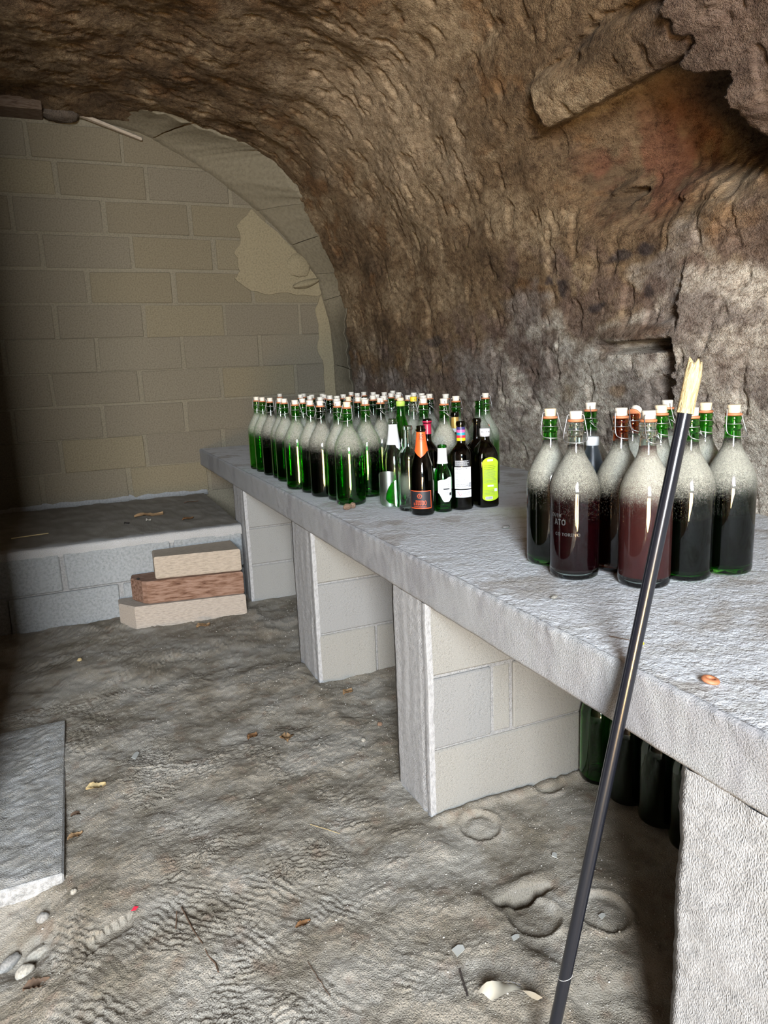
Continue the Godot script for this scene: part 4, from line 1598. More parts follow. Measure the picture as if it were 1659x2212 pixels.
func filled(o: Node3D, outline: PackedVector2Array, level: float, mat: Material) -> void:
	var w := PackedVector2Array([Vector2(0, 0.013), Vector2(outline[0].x * 0.8, 0.0128)])
	for q in outline:
		if q.y > 0.013 and q.y < level:
			w.append(Vector2(q.x - 0.0022, q.y))
	w.append(Vector2(0, level))
	var s := Shape.new()
	s.lathe(w, 32)
	mesh_node("wine", s.mesh(), mat, o)


func bordeaux(h: float, r: float) -> PackedVector2Array:
	return smooth_profile(PackedVector2Array([Vector2(r, 0.010), Vector2(r, h * 0.2), Vector2(r, h * 0.4), Vector2(r, h * 0.60), Vector2(r * 0.965, h * 0.645), Vector2(r * 0.84, h * 0.685), Vector2(r * 0.62, h * 0.72), Vector2(r * 0.45, h * 0.745), Vector2(r * 0.385, h * 0.775), Vector2(r * 0.37, h * 0.86), Vector2(r * 0.36, h * 0.945), Vector2(r * 0.42, h * 0.95), Vector2(r * 0.43, h * 0.975), Vector2(r * 0.40, h * 0.995)]), 4)


func sparkling(h: float, r: float) -> PackedVector2Array:
	return smooth_profile(PackedVector2Array([Vector2(r * 0.97, 0.010), Vector2(r, h * 0.12), Vector2(r, h * 0.28), Vector2(r, h * 0.44), Vector2(r * 0.94, h * 0.53), Vector2(r * 0.80, h * 0.61), Vector2(r * 0.62, h * 0.69), Vector2(r * 0.49, h * 0.77), Vector2(r * 0.405, h * 0.86), Vector2(r * 0.36, h * 0.935), Vector2(r * 0.42, h * 0.945), Vector2(r * 0.42, h * 0.962), Vector2(r * 0.36, h * 0.968), Vector2(r * 0.36, h * 0.985), Vector2(r * 0.37, h * 0.998)]), 4)


func radius_at(outline: PackedVector2Array, y: float) -> float:
	for i in outline.size() - 1:
		if outline[i + 1].y >= y and outline[i + 1].y > outline[i].y:
			return lerpf(outline[i].x, outline[i + 1].x, clampf((y - outline[i].y) / (outline[i + 1].y - outline[i].y), 0, 1))
	return outline[outline.size() - 1].x


func sleeve(o: Node3D, called: String, outline: PackedVector2Array, y0: float, y1: float, mat: Material, steps := 8, off := 0.0005) -> void:
	var p := []
	for i in steps + 1:
		var y := lerpf(y0, y1, float(i) / steps)
		p.append(Vector2(radius_at(outline, y) + off, y))
	ring_part(o, called, p, mat)


func lines_of_print(o: Node3D, r: float, turn: float, wide: float, y0: float, y1: float, count: int, rng: RandomNumberGenerator, mat: Material, flat_z := -1.0) -> void:
	# rows of small print too fine to read in the photograph
	var s := Shape.new()
	for k in count:
		var y := lerpf(y1, y0, k / maxf(count - 1.0, 1.0))
		var x := -wide / 2
		var stop := wide / 2 * rng.randf_range(0.55, 1.0)
		while x < stop:
			var l := rng.randf_range(0.0016, 0.0055)
			var e := minf(x + l, stop)
			var h := 0.0006
			if flat_z >= 0.0:
				s.quad_flat(Vector3(turn + x, y - h, flat_z), Vector3(turn + x, y + h, flat_z), Vector3(turn + e, y + h, flat_z), Vector3(turn + e, y - h, flat_z))
			else:
				var a := turn + x / r
				var b := turn + e / r
				s.quad_flat(Vector3(sin(a) * r, y - h, cos(a) * r), Vector3(sin(a) * r, y + h, cos(a) * r), Vector3(sin(b) * r, y + h, cos(b) * r), Vector3(sin(b) * r, y - h, cos(b) * r))
			x = e + rng.randf_range(0.0006, 0.0014)
	mesh_node("small_print", s.mesh(), mat, o)


func build_mixed_bottles() -> void:
	var rng := RandomNumberGenerator.new()
	rng.seed = 19
	# round sticker on the pale bottle by the wall
	for b in get_children():
		if b.has_meta("label") and str(b.get_meta("label")).contains("round red sticker"):
			b.rotation.y = facing(Vector2(b.position.x, b.position.z))
			for k in [[0.0105, M.label_orange, 0.0007], [0.0072, M.porcelain, 0.0010], [0.0042, M.foil_burgundy, 0.0013]]:
				var y: float = 0.232
				var s := Shape.new()
				var out := big_outline()
				var p := PackedVector3Array()
				for i in 7:
					var f: float = k[0] * i / 6.0
					for j in 25:
						var a := TAU * j / 24.0
						var yy: float = y + f * sin(a)
						var rr: float = radius_at(out, yy) + k[2]
						var t: float = 0.12 + f * cos(a) / rr
						p.append(Vector3(sin(t) * rr, yy, cos(t) * rr))
				s.grid(p, 7, 25)
				mesh_node("sticker", s.mesh(), k[1], b)
	# lime-capped slender bottle in the crowd
	var at := Vector2(1.087, -2.372)
	var out := smooth_profile(PackedVector2Array([Vector2(0.044, 0.010), Vector2(0.044, 0.08), Vector2(0.044, 0.15), Vector2(0.043, 0.185), Vector2(0.038, 0.215), Vector2(0.029, 0.248), Vector2(0.020, 0.282), Vector2(0.0155, 0.305), Vector2(0.0145, 0.335)]), 5)
	var o := odd_bottle("wine_bottle", at, 0.0, out, M.bright_green_glass, "clean bright green slender bottle with a lime green cap in the middle of the crowd")
	ring_part(o, "cap", [Vector2(0, 0.330), Vector2(0.0160, 0.330), Vector2(0.0165, 0.345), Vector2(0.0155, 0.3475), Vector2(0.013, 0.3485), Vector2(0, 0.3485)], M.lime_cap)
	ring_part(o, "stopper", [Vector2(0, 0.3485), Vector2(0.0125, 0.3485), Vector2(0.0130, 0.356), Vector2(0.0118, 0.3605), Vector2(0, 0.361)], M.cream_stopper)

	# colourless sparkling-wine bottle with a silver-white collar
	at = Vector2(1.013, -2.282)
	out = sparkling(0.292, 0.042)
	o = odd_bottle("sparkling_wine_bottle", at, facing(at), out, M.clear_glass, "empty colourless sparkling-wine bottle with a torn silver-white neck foil")
	sleeve(o, "neck_foil", out, 0.204, 0.274, M.foil_silver)
	var q := Shape.new()
	q.grid(PackedVector3Array(torn_tab(out)), 2, 7)
	mesh_node("torn_foil", q.mesh(), M.foil_silver, o)

	# plain colourless bottle
	at = Vector2(0.988, -2.106)
	out = bordeaux(0.280, 0.0365)
	o = odd_bottle("wine_bottle", at, facing(at), out, M.clear_glass, "plain empty colourless bottle without label, left of the orange-foil one")
	var dl := PackedVector2Array()
	for y in [0.012, 0.05, 0.09, 0.128]:
		dl.append(Vector2(radius_at(out, y) - 0.0034, y))
	var ds := Shape.new()
	ds.lathe(dl, 32)
	mesh_node("dried_film", ds.mesh(), M.dust_1, o)

	# dark sparkling wine with orange foil and black label
	at = Vector2(0.993, -2.021)
	out = sparkling(0.283, 0.0385)
	o = odd_bottle("sparkling_wine_bottle", at, facing(at, -0.10), out, M.olive_glass, "dark sparkling-wine bottle with orange neck foil and black label lettered in orange")
	filled(o, out, 0.04, M.wine_black)
	var rl := 0.0388
	var a0 := -1.22
	var a1 := 0.86
	mesh_node("label", wrap_patch(rl, a0, a1, same(0.024), same(0.081)).mesh(), M.label_black, o)
	for e in [[a0, a1, 0.079, 0.081], [a0, a1, 0.0235, 0.026], [a0, a0 + 0.05, 0.024, 0.081], [a1 - 0.05, a1, 0.024, 0.081]]:
		mesh_node("label_border", wrap_patch(rl + 0.0002, e[0], e[1], same(e[2]), same(e[3])).mesh(), M.label_orange, o)
	mesh_node("lettering", lettering("FEUDO", 0.0145, 0.036, rl + 0.0003, -0.06, 0.0425, true), M.label_orange, o)
	mesh_node("lettering", lettering("IL", 0.0075, 0.0055, rl + 0.0003, -0.66, 0.0385, true), M.label_orange, o)
	mesh_node("lettering", lettering("CUVÉE ROYALE", 0.0046, 0.043, rl + 0.0003, -0.16, 0.0305, true), M.label_orange, o)
	# crest: a ring of leaves under a crown point, an initial inside
	var crest := Shape.new()
	for k in 11:
		var t := TAU * k / 11.0
		var c := Vector2(-0.006 + 0.0062 * sin(t), 0.064 + 0.0062 * cos(t))
		var d := Vector2(sin(t), cos(t))
		var w := Vector2(d.y, -d.x)
		var pts := [c - w * 0.0014, c + d * 0.0030, c + w * 0.0014, c - d * 0.0014]
		var v := []
		for p2: Vector2 in pts:
			var an := p2.x / rl - 0.0
			v.append(Vector3(sin(an) * (rl + 0.0003), p2.y, cos(an) * (rl + 0.0003)))
		crest.quad_flat(v[0], v[1], v[2], v[3])
	mesh_node("crest", crest.mesh(), M.label_orange, o)
	mesh_node("lettering", lettering("F", 0.0062, 0.0042, rl + 0.0003, -0.155, 0.064, true), M.label_orange, o)
	# foil: down to a point in front
	var fp := PackedVector3Array()
	for i in 15:
		for j in 49:
			var t := TAU * j / 48.0 - PI
			var bottom := 0.204 - 0.019 * maxf(0.0, 1.0 - absf(t) / 1.0)
			var y := lerpf(bottom, 0.2645, i / 14.0)
			var r := radius_at(out, y) + 0.0006
			fp.append(Vector3(sin(t) * r, y, cos(t) * r))
	var fs := Shape.new()
	fs.grid(fp, 15, 49)
	mesh_node("neck_foil", fs.mesh(), M.foil_orange, o)
	for k in [[-0.12, 0.235], [0.42, 0.236]]:
		mesh_node("lettering", lettering("FEUDO", 0.0078, 0.044, 0.0172, k[0], k[1], true, true), M.black_print, o)

	# wine bottle with a burgundy capsule
	at = Vector2(1.062, -2.112)
	out = bordeaux(0.297, 0.0365)
	o = odd_bottle("wine_bottle", at, facing(at), out, M.brown_black_glass, "dark wine bottle with a burgundy red neck capsule behind the orange-foil one")
	filled(o, out, 0.19, M.wine_black)
	sleeve(o, "capsule", out, 0.247, 0.2905, M.foil_burgundy, 10)
	mesh_node("label", wrap_patch(0.0369, -0.5, 0.75, same(0.06), same(0.135)).mesh(), M.label_white, o)

	# small green beer bottle with white foil
	at = Vector2(1.070, -2.026)
	out = smooth_profile(PackedVector2Array([Vector2(0.0300, 0.010), Vector2(0.0305, 0.05), Vector2(0.0305, 0.095), Vector2(0.0300, 0.112), Vector2(0.0265, 0.130), Vector2(0.0195, 0.148), Vector2(0.0160, 0.165), Vector2(0.0148, 0.185), Vector2(0.0140, 0.205), Vector2(0.0150, 0.209), Vector2(0.0148, 0.216)]), 4)
	o = odd_bottle("beer_bottle", at, facing(at), out, M.vivid_green_glass, "small green beer bottle with white neck foil and torn white label", 0.0024)
	sleeve(o, "neck_foil", out, 0.157, 0.207, M.foil_white, 8, 0.0007)
	var lo := func(t: float) -> float: return 0.064 - 0.030 * smoothstep(0.0, 0.45, t) + 0.012 * smoothstep(0.7, 1.0, t)
	var hi := func(t: float) -> float: return 0.103 + 0.010 * smoothstep(0.0, 0.8, t) + 0.002 * sin(t * 9.0)
	mesh_node("label", wrap_patch(0.0309, -0.55, 1.05, lo, hi, 24, 4).mesh(), M.label_white, o)
	lines_of_print(o, 0.0311, 0.30, 0.030, 0.060, 0.101, 8, rng, M.grey_print)
	mesh_node("dark_print", wrap_patch(0.0312, 0.05, 0.72, same(0.0745), same(0.0785), 8, 1).mesh(), M.black_print, o)
	mesh_node("dark_print", wrap_patch(0.0312, 0.72, 1.02, same(0.055), same(0.064), 8, 1).mesh(), M.black_print, o)

	# green wine bottle with a striped capsule and white back label
	at = Vector2(1.141, -2.027)
	out = bordeaux(0.288, 0.0370)
	o = odd_bottle("wine_bottle", at, facing(at), out, M.olive_glass, "olive green wine bottle with a capsule striped navy, pink, teal, red and yellow")
	var y := 0.2695
	for k in ["navy", "pink", "teal", "red", "yellow"]:
		sleeve(o, "capsule_stripe", out, y - 0.0088, y, M["stripe_" + k], 3, 0.0007)
		y -= 0.0088
	filled(o, out, 0.178, M.olive_glass)
	mesh_node("label", wrap_patch(0.0373, -0.66, 0.92, same(0.0710), same(0.1420)).mesh(), M.label_white, o)
	mesh_node("label", wrap_patch(0.0373, -0.58, 0.94, same(0.0430), same(0.0675)).mesh(), M.label_white, o)
	mesh_node("label", wrap_patch(0.0373, -0.64, 0.80, same(0.1435), same(0.165)).mesh(), M.label_black, o)
	lines_of_print(o, 0.0375, 0.08, 0.048, 0.147, 0.162, 6, rng, M.label_grey)
	lines_of_print(o, 0.0375, 0.10, 0.050, 0.136, 0.138, 2, rng, M.black_print)
	lines_of_print(o, 0.0375, -0.12, 0.034, 0.093, 0.129, 10, rng, M.grey_print)
	lines_of_print(o, 0.0375, 0.12, 0.050, 0.078, 0.086, 3, rng, M.black_print)
	lines_of_print(o, 0.0375, 0.45, 0.026, 0.053, 0.061, 3, rng, M.grey_print)
	for k in 5:
		mesh_node("bar_print", wrap_patch(0.0376, 0.66, 0.90, same(0.0765 + k * 0.0032), same(0.0782 + k * 0.0032), 6, 1).mesh(), M.grey_print, o)
	var swirl := PackedVector3Array()
	for k in 17:
		var t := k / 16.0
		var an := -0.42 + 0.40 * t
		swirl.append(Vector3(sin(an) * 0.0376, 0.055 + 0.0065 * sin(t * TAU * 0.95 + 0.6), cos(an) * 0.0376))
	var sw := Shape.new()
	sw.tube(swirl, 0.0007, 5)
	mesh_node("logo", sw.mesh(), M.foil_burgundy, o)

	# square oil bottle with lime label
	at = Vector2(1.228, -2.022)
	o = thing("oil_bottle", Vector3(at.x, SLAB_Y, at.y), -0.10, "square dark olive-oil bottle with a lime green label and white screw cap", "bottle")
	mesh_node("glass", square_bottle(0.0365, 0.0).mesh(), M.olive_glass, o)
	mesh_node("oil", square_bottle(0.0365, 0.0030).mesh(), M.brown_black_glass, o)
	ring_part(o, "screw_cap", [Vector2(0, 0.233), Vector2(0.0165, 0.233), Vector2(0.0168, 0.240), Vector2(0.0172, 0.2415), Vector2(0.0172, 0.256), Vector2(0.0162, 0.2595), Vector2(0, 0.2600)], M.white_plastic)
	mesh_node("lettering", lettering("RI    FILI", 0.0048, 0.032, 0.0174, -0.15, 0.2485), M.black_print, o)
	var lab := PackedVector2Array()
	for k in 25:
		var t := PI * k / 24.0
		lab.append(Vector2(0.0285 * cos(t), 0.147 + 0.020 * sin(t)))
	lab.append_array(PackedVector2Array([Vector2(-0.0275, 0.135), Vector2(-0.0265, 0.09), Vector2(-0.0275, 0.050)]))
	for k in 25:
		var t := PI + PI * k / 24.0
		lab.append(Vector2(0.0285 * cos(t), 0.036 + 0.014 * sin(t)))
	lab.append_array(PackedVector2Array([Vector2(0.0275, 0.050), Vector2(0.0265, 0.09), Vector2(0.0275, 0.135)]))
	var ln := mesh_node("label", flat_outline(lab, 0.0004).mesh(), M.label_lime, o)
	ln.position.z = 0.0367
	lines_of_print(o, 0.0, 0.0, 0.044, 0.128, 0.140, 3, rng, M.black_print, 0.0373)
	lines_of_print(o, 0.0, 0.0, 0.044, 0.096, 0.124, 9, rng, M.grey_print, 0.0373)
	lines_of_print(o, 0.0, 0.0, 0.046, 0.083, 0.091, 3, rng, M.grey_print, 0.0373)
	lines_of_print(o, 0.0, 0.0, 0.044, 0.044, 0.058, 4, rng, M.grey_print, 0.0373)
	for w in [[Vector2(-0.010, 0.0695), Vector2(0.012, 0.0755), 0.0], [Vector2(-0.018, 0.0275), Vector2(0.008, 0.037), 0.0], [Vector2(-0.010, 0.154), Vector2(0.010, 0.1605), 0.0], [Vector2(0.0145, 0.053), Vector2(0.0245, 0.063), 0.0]]:
		var b := flat_outline(PackedVector2Array([w[0], Vector2(w[1].x, w[0].y), w[1], Vector2(w[0].x, w[1].y)]), 0.0003)
		mesh_node("white_panel", b.mesh(), M.label_white, o).position.z = 0.0372
	var bars := Shape.new()
	for k in 14:
		var x := -0.016 + k * 0.0016
		bars.quad_flat(Vector3(x, 0.0285, 0.0377), Vector3(x, 0.036, 0.0377), Vector3(x + rng.randf_range(0.0004, 0.001), 0.036, 0.0377), Vector3(x + 0.0006, 0.0285, 0.0377))
	mesh_node("bar_print", bars.mesh(), M.black_print, o)

	# gold-necked and black wine bottles behind
	at = Vector2(1.222, -2.212)
	out = bordeaux(0.306, 0.0365)
	o = odd_bottle("wine_bottle", at, facing(at), out, M.brown_black_glass, "dark wine bottle with a gold neck foil behind the striped one")
	filled(o, out, 0.20, M.wine_black)
	sleeve(o, "neck_foil", out, 0.250, 0.289, M.foil_gold)
	sleeve(o, "paper_band", out, 0.236, 0.2495, M.label_grey, 4)
	at = Vector2(1.265, -2.135)
	out = bordeaux(0.285, 0.0365)
	o = odd_bottle("wine_bottle", at, facing(at), out, M.brown_black_glass, "black wine bottle without foil behind the square oil bottle")
	filled(o, out, 0.26, M.wine_black)
	# pale plastic bottle behind the wine
	at = Vector2(1.130, -1.368)
	out = smooth_profile(PackedVector2Array([Vector2(0.030, 0.008), Vector2(0.030, 0.06), Vector2(0.0285, 0.09), Vector2(0.030, 0.12), Vector2(0.030, 0.18), Vector2(0.026, 0.215), Vector2(0.018, 0.245), Vector2(0.0140, 0.258), Vector2(0.0135, 0.268)]), 4)
	o = odd_bottle("plastic_bottle", at, facing(at), out, M.white_film, "pale translucent plastic bottle standing behind the amber-necked wine bottle", 0.0008)
	ring_part(o, "screw_cap", [Vector2(0, 0.262), Vector2(0.0155, 0.262), Vector2(0.0155, 0.281), Vector2(0.0145, 0.283), Vector2(0, 0.2835)], M.foil_silver)


func torn_tab(out: PackedVector2Array) -> Array:
	var p := []
	for i in 2:
		for j in 7:
			var t := lerpf(0.25, 1.05, j / 6.0)
			var y: float = 0.204 if i else 0.204 - 0.014 * sin(PI * j / 6.0) - 0.004 * float(j % 2)
			var r := radius_at(out, y) + 0.0008
			p.append(Vector3(sin(t) * r, y, cos(t) * r))
	return p


func square_bottle(half: float, inset: float) -> Shape:
	var s := Shape.new()
	var lev: Array = [[0.0, 0.80, 0.35, 0.0], [0.0015, 0.93, 0.28, 0.0], [0.008, 1.0, 0.22, 0.0], [0.05, 1.0, 0.2, 0.0], [0.10, 0.985, 0.2, 0.0], [0.15, 1.0, 0.2, 0.0], [0.168, 0.99, 0.24, 0.0], [0.182, 0.93, 0.34, 0.0], [0.196, 0.80, 0.5, 0.0], [0.207, 0.62, 0.72, 0.0], [0.216, 0.48, 0.95, 0.0], [0.224, 0.42, 1.0, 0.0], [0.236, 0.40, 1.0, 0.0]]
	var p := PackedVector3Array()
	var nv := 49
	var rows := 0
	for k in lev.size():
		var y: float = lev[k][0]
		if inset > 0.0:
			y = clampf(y, 0.006, 0.200)
		for sub in (1 if k == 0 else 3):
			var f := 1.0 if k == 0 else (sub + 1) / 3.0
			var prev: Array = lev[maxi(k - 1, 0)]
			var py: float = prev[0]
			if inset > 0.0:
				py = clampf(py, 0.006, 0.200)
			var r: float = lerpf(prev[1], lev[k][1], f) * half - inset
			var rn: float = lerpf(prev[2], lev[k][2], f)
			for j in nv:
				var t := TAU * j / (nv - 1.0)
				var e := lerpf(7.0, 2.0, rn)
				var m := pow(pow(absf(sin(t)), e) + pow(absf(cos(t)), e), -1.0 / e)
				p.append(Vector3(sin(t) * r * m, lerpf(py, y, f), cos(t) * r * m))
			rows += 1
	# close top and bottom
	var first := PackedVector3Array()
	for j in nv:
		first.append(Vector3(0, p[0].y, 0))
	var last := PackedVector3Array()
	for j in nv:
		last.append(Vector3(0, p[p.size() - 1].y, 0))
	first.append_array(p)
	first.append_array(last)
	s.grid(first, rows + 2, nv)
	return s


# ------------------------------------------------------------------ the pole leaning on the bench
func build_pole() -> void:
	var top := Vector3(0.8124, 1.1598, -0.7639)
	var foot := Vector3(0.5713, 0.005, -0.7899)
	var dir := (top - foot).normalized()
	var o := thing("broom_pole", foot, 0.0, "black tube-covered pole with a bare broken wooden tip, leaning on the bench edge", "pole")
	var x := dir.cross(Vector3(0, 0, 1)).normalized()
	o.basis = Basis(x, dir, x.cross(dir)).orthonormalized()
	var long := foot.distance_to(top)
	var wood_from := long - 0.078
	var s := Shape.new()
	s.lathe(PackedVector2Array([Vector2(0, 0), Vector2(0.0088, 0), Vector2(0.0097, 0.002), Vector2(0.0097, wood_from - 0.001), Vector2(0.0090, wood_from), Vector2(0, wood_from)]), 28)
	mesh_node("black_tube", s.mesh(), M.black_tube, o)
	# splintered wooden end
	var p := PackedVector3Array()
	var nv := 33
	for i in 12:
		var t := i / 11.0
		for j in nv:
			var a := TAU * j / (nv - 1.0)
			var tear := 0.009 * absf(sin(a * 1.5 + 0.6)) + 0.005 * absf(sin(a * 3.5 + 2.0))
			var y := lerpf(wood_from - 0.004, long - tear, t)
			var r := 0.0118 - 0.0016 * smoothstep(0.82, 1.0, t) - 0.0006 * smoothstep(0.05, 0.12, t) + 0.00035 * sin(a * 9.0)
			p.append(Vector3(sin(a) * r, y, cos(a) * r))
	for j in nv:
		var a := TAU * j / (nv - 1.0)
		p.append(Vector3(sin(a) * 0.004, long - 0.012 + 0.004 * sin(a * 2.0), cos(a) * 0.004))
	for j in nv:
		p.append(Vector3(0, long - 0.014, 0))
	s = Shape.new()
	s.grid(p, 14, nv)
	mesh_node("wooden_tip", s.mesh(), M.broken_wood, o)
	# cobweb threads round the lower part
	for y in [0.105, 0.20]:
		var ring := PackedVector3Array()
		for k in 21:
			var a := TAU * k / 20.0
			ring.append(Vector3(sin(a) * 0.0102, y + 0.006 * sin(a + 0.6), cos(a) * 0.0102))
		s = Shape.new()
		s.tube(ring, 0.00035, 4, false)
		mesh_node("cobweb_thread", s.mesh(), M.cobweb, o)


# ------------------------------------------------------------------ odds and ends
func on_floor(x: float, z: float, up := 0.0) -> Vector3:
	return Vector3(x, floor_height(x, z) + up, z)


func small(called: String, mesh: Mesh, mat: Material, at: Vector3, turn: Vector3, label: String, category: String, group := "") -> MeshInstance3D:
	var o := mesh_node(called, mesh, mat)
	o.position = at
	o.rotation = turn
	tag(o, label, category, group)
	return o


func leaf_shape(l: float, w: float, seed_: int) -> Mesh:
	var nz := FastNoiseLite.new()
	nz.seed = seed_
	nz.frequency = 60.0
	var p := PackedVector3Array()
	for i in 13:
		var t := i / 12.0
		var half := w * 0.5 * pow(sin(PI * clampf(t * 0.96 + 0.02, 0, 1)), 0.7) * (1.0 + 0.25 * sin(t * 34.0))
		for j in 7:
			var u := j / 6.0 * 2.0 - 1.0
			p.append(Vector3((t - 0.5) * l, 0.10 * w + 0.35 * w * u * u * 0.6 + 0.18 * w * nz.get_noise_2d(t * 0.04, u * 0.03) + 0.12 * w * sin(t * 6.0), u * half))
	var top := p.duplicate()
	var s := Shape.new()
	s.grid(top, 13, 7)
	for q in p.size():
		p[q].y -= 0.0006
	s.grid(p, 13, 7, true)
	return s.mesh()


func twig(from: Vector3, to: Vector3, r: float, called: String, mat: Material, label: String, seed_: int) -> void:
	var rng := RandomNumberGenerator.new()
	rng.seed = seed_
	var pts := PackedVector3Array()
	for k in 9:
		var t := k / 8.0
		var q := from.lerp(to, t) - from
		q += Vector3(rng.randf_range(-1, 1), 0, rng.randf_range(-1, 1)) * from.distance_to(to) * 0.012
		pts.append(q)
	var s := Shape.new()
	s.tube(pts, r, 6)
	small(called, s.mesh(), mat, from, Vector3.ZERO, label, "twig")


func build_small_things() -> void:
	# on the bench
	small("walnut", pebble(Vector3(0.034, 0.021, 0.023), 3, 12, 18).mesh(), M.walnut, Vector3(0.812, SLAB_Y + 0.009, -2.236), Vector3(0, 0.3, 0.05), "larger of two pinkish brown nuts before the foremost green bottle", "nut", "nuts on the bench")
	small("walnut", pebble(Vector3(0.021, 0.020, 0.021), 8, 12, 18).mesh(), M.walnut, Vector3(0.8385, SLAB_Y + 0.009, -2.252), Vector3(0, 1.0, 0), "smaller of two pinkish brown nuts, touching the foremost green bottle's foot", "nut", "nuts on the bench")
	var s := Shape.new()
	s.lathe(PackedVector2Array([Vector2(0.0050, 0.001), Vector2(0.0085, 0.0), Vector2(0.0122, 0.001), Vector2(0.0130, 0.0035), Vector2(0.0108, 0.0062), Vector2(0.0070, 0.0066), Vector2(0.0052, 0.0050), Vector2(0.0050, 0.001)]), 28)
	small("rubber_washer", s.mesh(), M.rubber_orange, Vector3(0.789, SLAB_Y + 0.001, -0.693), Vector3(0.10, 0, -0.12), "loose orange rubber bottle washer lying on the near end of the bench", "washer")
	small("pebble", pebble(Vector3(0.022, 0.006, 0.012), 5).mesh(), M.stone_pale, Vector3(0.83, SLAB_Y + 0.003, -1.112), Vector3(0, 0.5, 0), "small flat yellowish pebble near the bench edge before the wine bottles", "pebble")
	small("pebble", pebble(Vector3(0.009, 0.006, 0.008), 6).mesh(), M.yellow_cap, Vector3(0.806, SLAB_Y + 0.003, -0.846), Vector3(0, 0.5, 0), "tiny yellow crumb on the bench beside the pole", "crumb")
	small("pebble", pebble(Vector3(0.028, 0.008, 0.018), 15).mesh(), M.stone_grey, Vector3(1.10, SLAB_Y + 0.003, -1.70), Vector3(0, 0.2, 0), "flat grey stone on the bench between oil bottle and wine bottles", "pebble")
	twig(Vector3(0.7800, SLAB_Y + 0.004, -0.895), Vector3(0.797, SLAB_Y + 0.005, -0.858), 0.0008, "bench_twig", M.twig, "short dark twig on the bench just left of the pole", 3)
	# broken glass leaning on the bottles
	var o := thing("glass_shard", Vector3(0.952, SLAB_Y, -2.196), facing(Vector2(0.952, -2.196)), "pale dusty piece of broken bottle standing before the colourless sparkling bottle", "shard", "broken bottle glass on the bench")
	mesh_node("glass", shard_shape(PackedVector2Array([Vector2(-0.033, 0.020), Vector2(-0.034, 0.112), Vector2(-0.030, 0.119), Vector2(-0.004, 0.122), Vector2(0.024, 0.118), Vector2(0.030, 0.080), Vector2(0.034, 0.03), Vector2(0.030, 0.0), Vector2(-0.012, 0.0), Vector2(-0.027, 0.007)]), 0.075, 0.003).mesh(), M.frosted_shard, o)
	o.rotate_object_local(Vector3.RIGHT, -0.10)
	o = thing("glass_shard", Vector3(0.962, SLAB_Y, -2.166), facing(Vector2(0.962, -2.166)), "rounded vivid green piece of broken bottle leaning in front of the pale one", "shard", "broken bottle glass on the bench")
	mesh_node("glass", shard_shape(PackedVector2Array([Vector2(-0.036, 0.030), Vector2(-0.033, 0.050), Vector2(-0.024, 0.068), Vector2(-0.012, 0.084), Vector2(0.004, 0.094), Vector2(0.020, 0.097), Vector2(0.030, 0.090), Vector2(0.034, 0.060), Vector2(0.034, 0.0), Vector2(0.016, 0.0), Vector2(0.0, 0.006), Vector2(-0.010, 0.014), Vector2(-0.026, 0.018)]), 0.052, 0.0032).mesh(), M.vivid_green_glass, o)
	o.rotate_object_local(Vector3.RIGHT, -0.16)
	# floor: stones
	for q in [[Vector3(0.062, 0.026, 0.026), -0.212, -1.535, 0.55, "stone_pale", "elongated cream stone in the hollow before the footing"], [Vector3(0.060, 0.026, 0.024), -0.268, -1.545, 0.75, "stone_grey", "elongated grey stone in the hollow at the left picture edge"], [Vector3(0.040, 0.026, 0.034), -0.232, -1.492, 0.2, "stone_pale", "angular pale stone in front of the cream elongated one"], [Vector3(0.028, 0.020, 0.024), -0.20, -1.615, 0.4, "stone_grey", "small grey stone behind the hollow, close to the footing edge"], [Vector3(0.016, 0.013, 0.013), -0.132, -1.641, 0.6, "stone_pale", "tiny white stone at the right corner of the footing"], [Vector3(0.018, 0.014, 0.016), 0.812, -2.03, 0.1, "walnut", "rounded tan stone beside the second nearest pier"], [Vector3(0.016, 0.012, 0.014), 0.725, -1.96, 0.9, "stone_pale", "pale pebble in the gravel left of the nearest whole pier"], [Vector3(0.020, 0.016, 0.018), -0.105, -3.13, 0.3, "straw", "ochre pebble far back on the floor before the low bench"]]:
		small("stone", pebble(q[0], int(q[1] * -900 + 40), 9, 14).mesh(), M[q[4]], on_floor(q[1], q[2], q[0].y * 0.22), Vector3(0.1, q[3], 0.08), q[5], "stone")
	# leaves
	for q in [[0.045, 0.030, 0.411, -2.157, 0.6, "dry_leaf", "curled rust-brown leaf in the middle of the floor"], [0.050, 0.040, 0.505, -2.074, 1.4, "dry_leaf_pale", "frayed grey-brown leaf right of the rust-brown one"], [0.036, 0.015, 0.322, -1.300, 0.2, "dry_leaf", "small dark leaf near the front middle of the floor"], [0.040, 0.018, -0.120, -1.965, 0.3, "twig", "dark leaf scrap beside the footing's right edge"], [0.042, 0.022, -0.128, -1.862, 0.5, "dry_leaf_pale", "brown crumpled leaf against the footing's right edge"], [0.055, 0.030, -0.070, -2.06, 0.1, "straw", "tan leaf a little way right of the footing"], [0.05, 0.026, -0.205, -1.42, 0.1, "twig", "purplish dark leaf at the left front of the floor"], [0.05, 0.03, 0.80, -2.30, 0.5, "dry_leaf_pale", "orange-brown leaf beside the middle pier"], [0.07, 0.04, 0.44, -3.30, 0.3, "dry_leaf_pale", "brown leaf scraps before the timber stack"]]:
		small("dry_leaf", leaf_shape(q[0], q[1], int(q[0] * 9999)), M[q[5]], on_floor(q[2], q[3], 0.0015), Vector3(0, q[4], 0), q[6], "leaf", "dry leaves on the floor")
	# sticks
	twig(on_floor(0.088, -1.463, 0.006), on_floor(0.134, -1.243, 0.005), 0.0016, "long_twig", M.twig, "long thin brown twig lying front left of centre", 4)
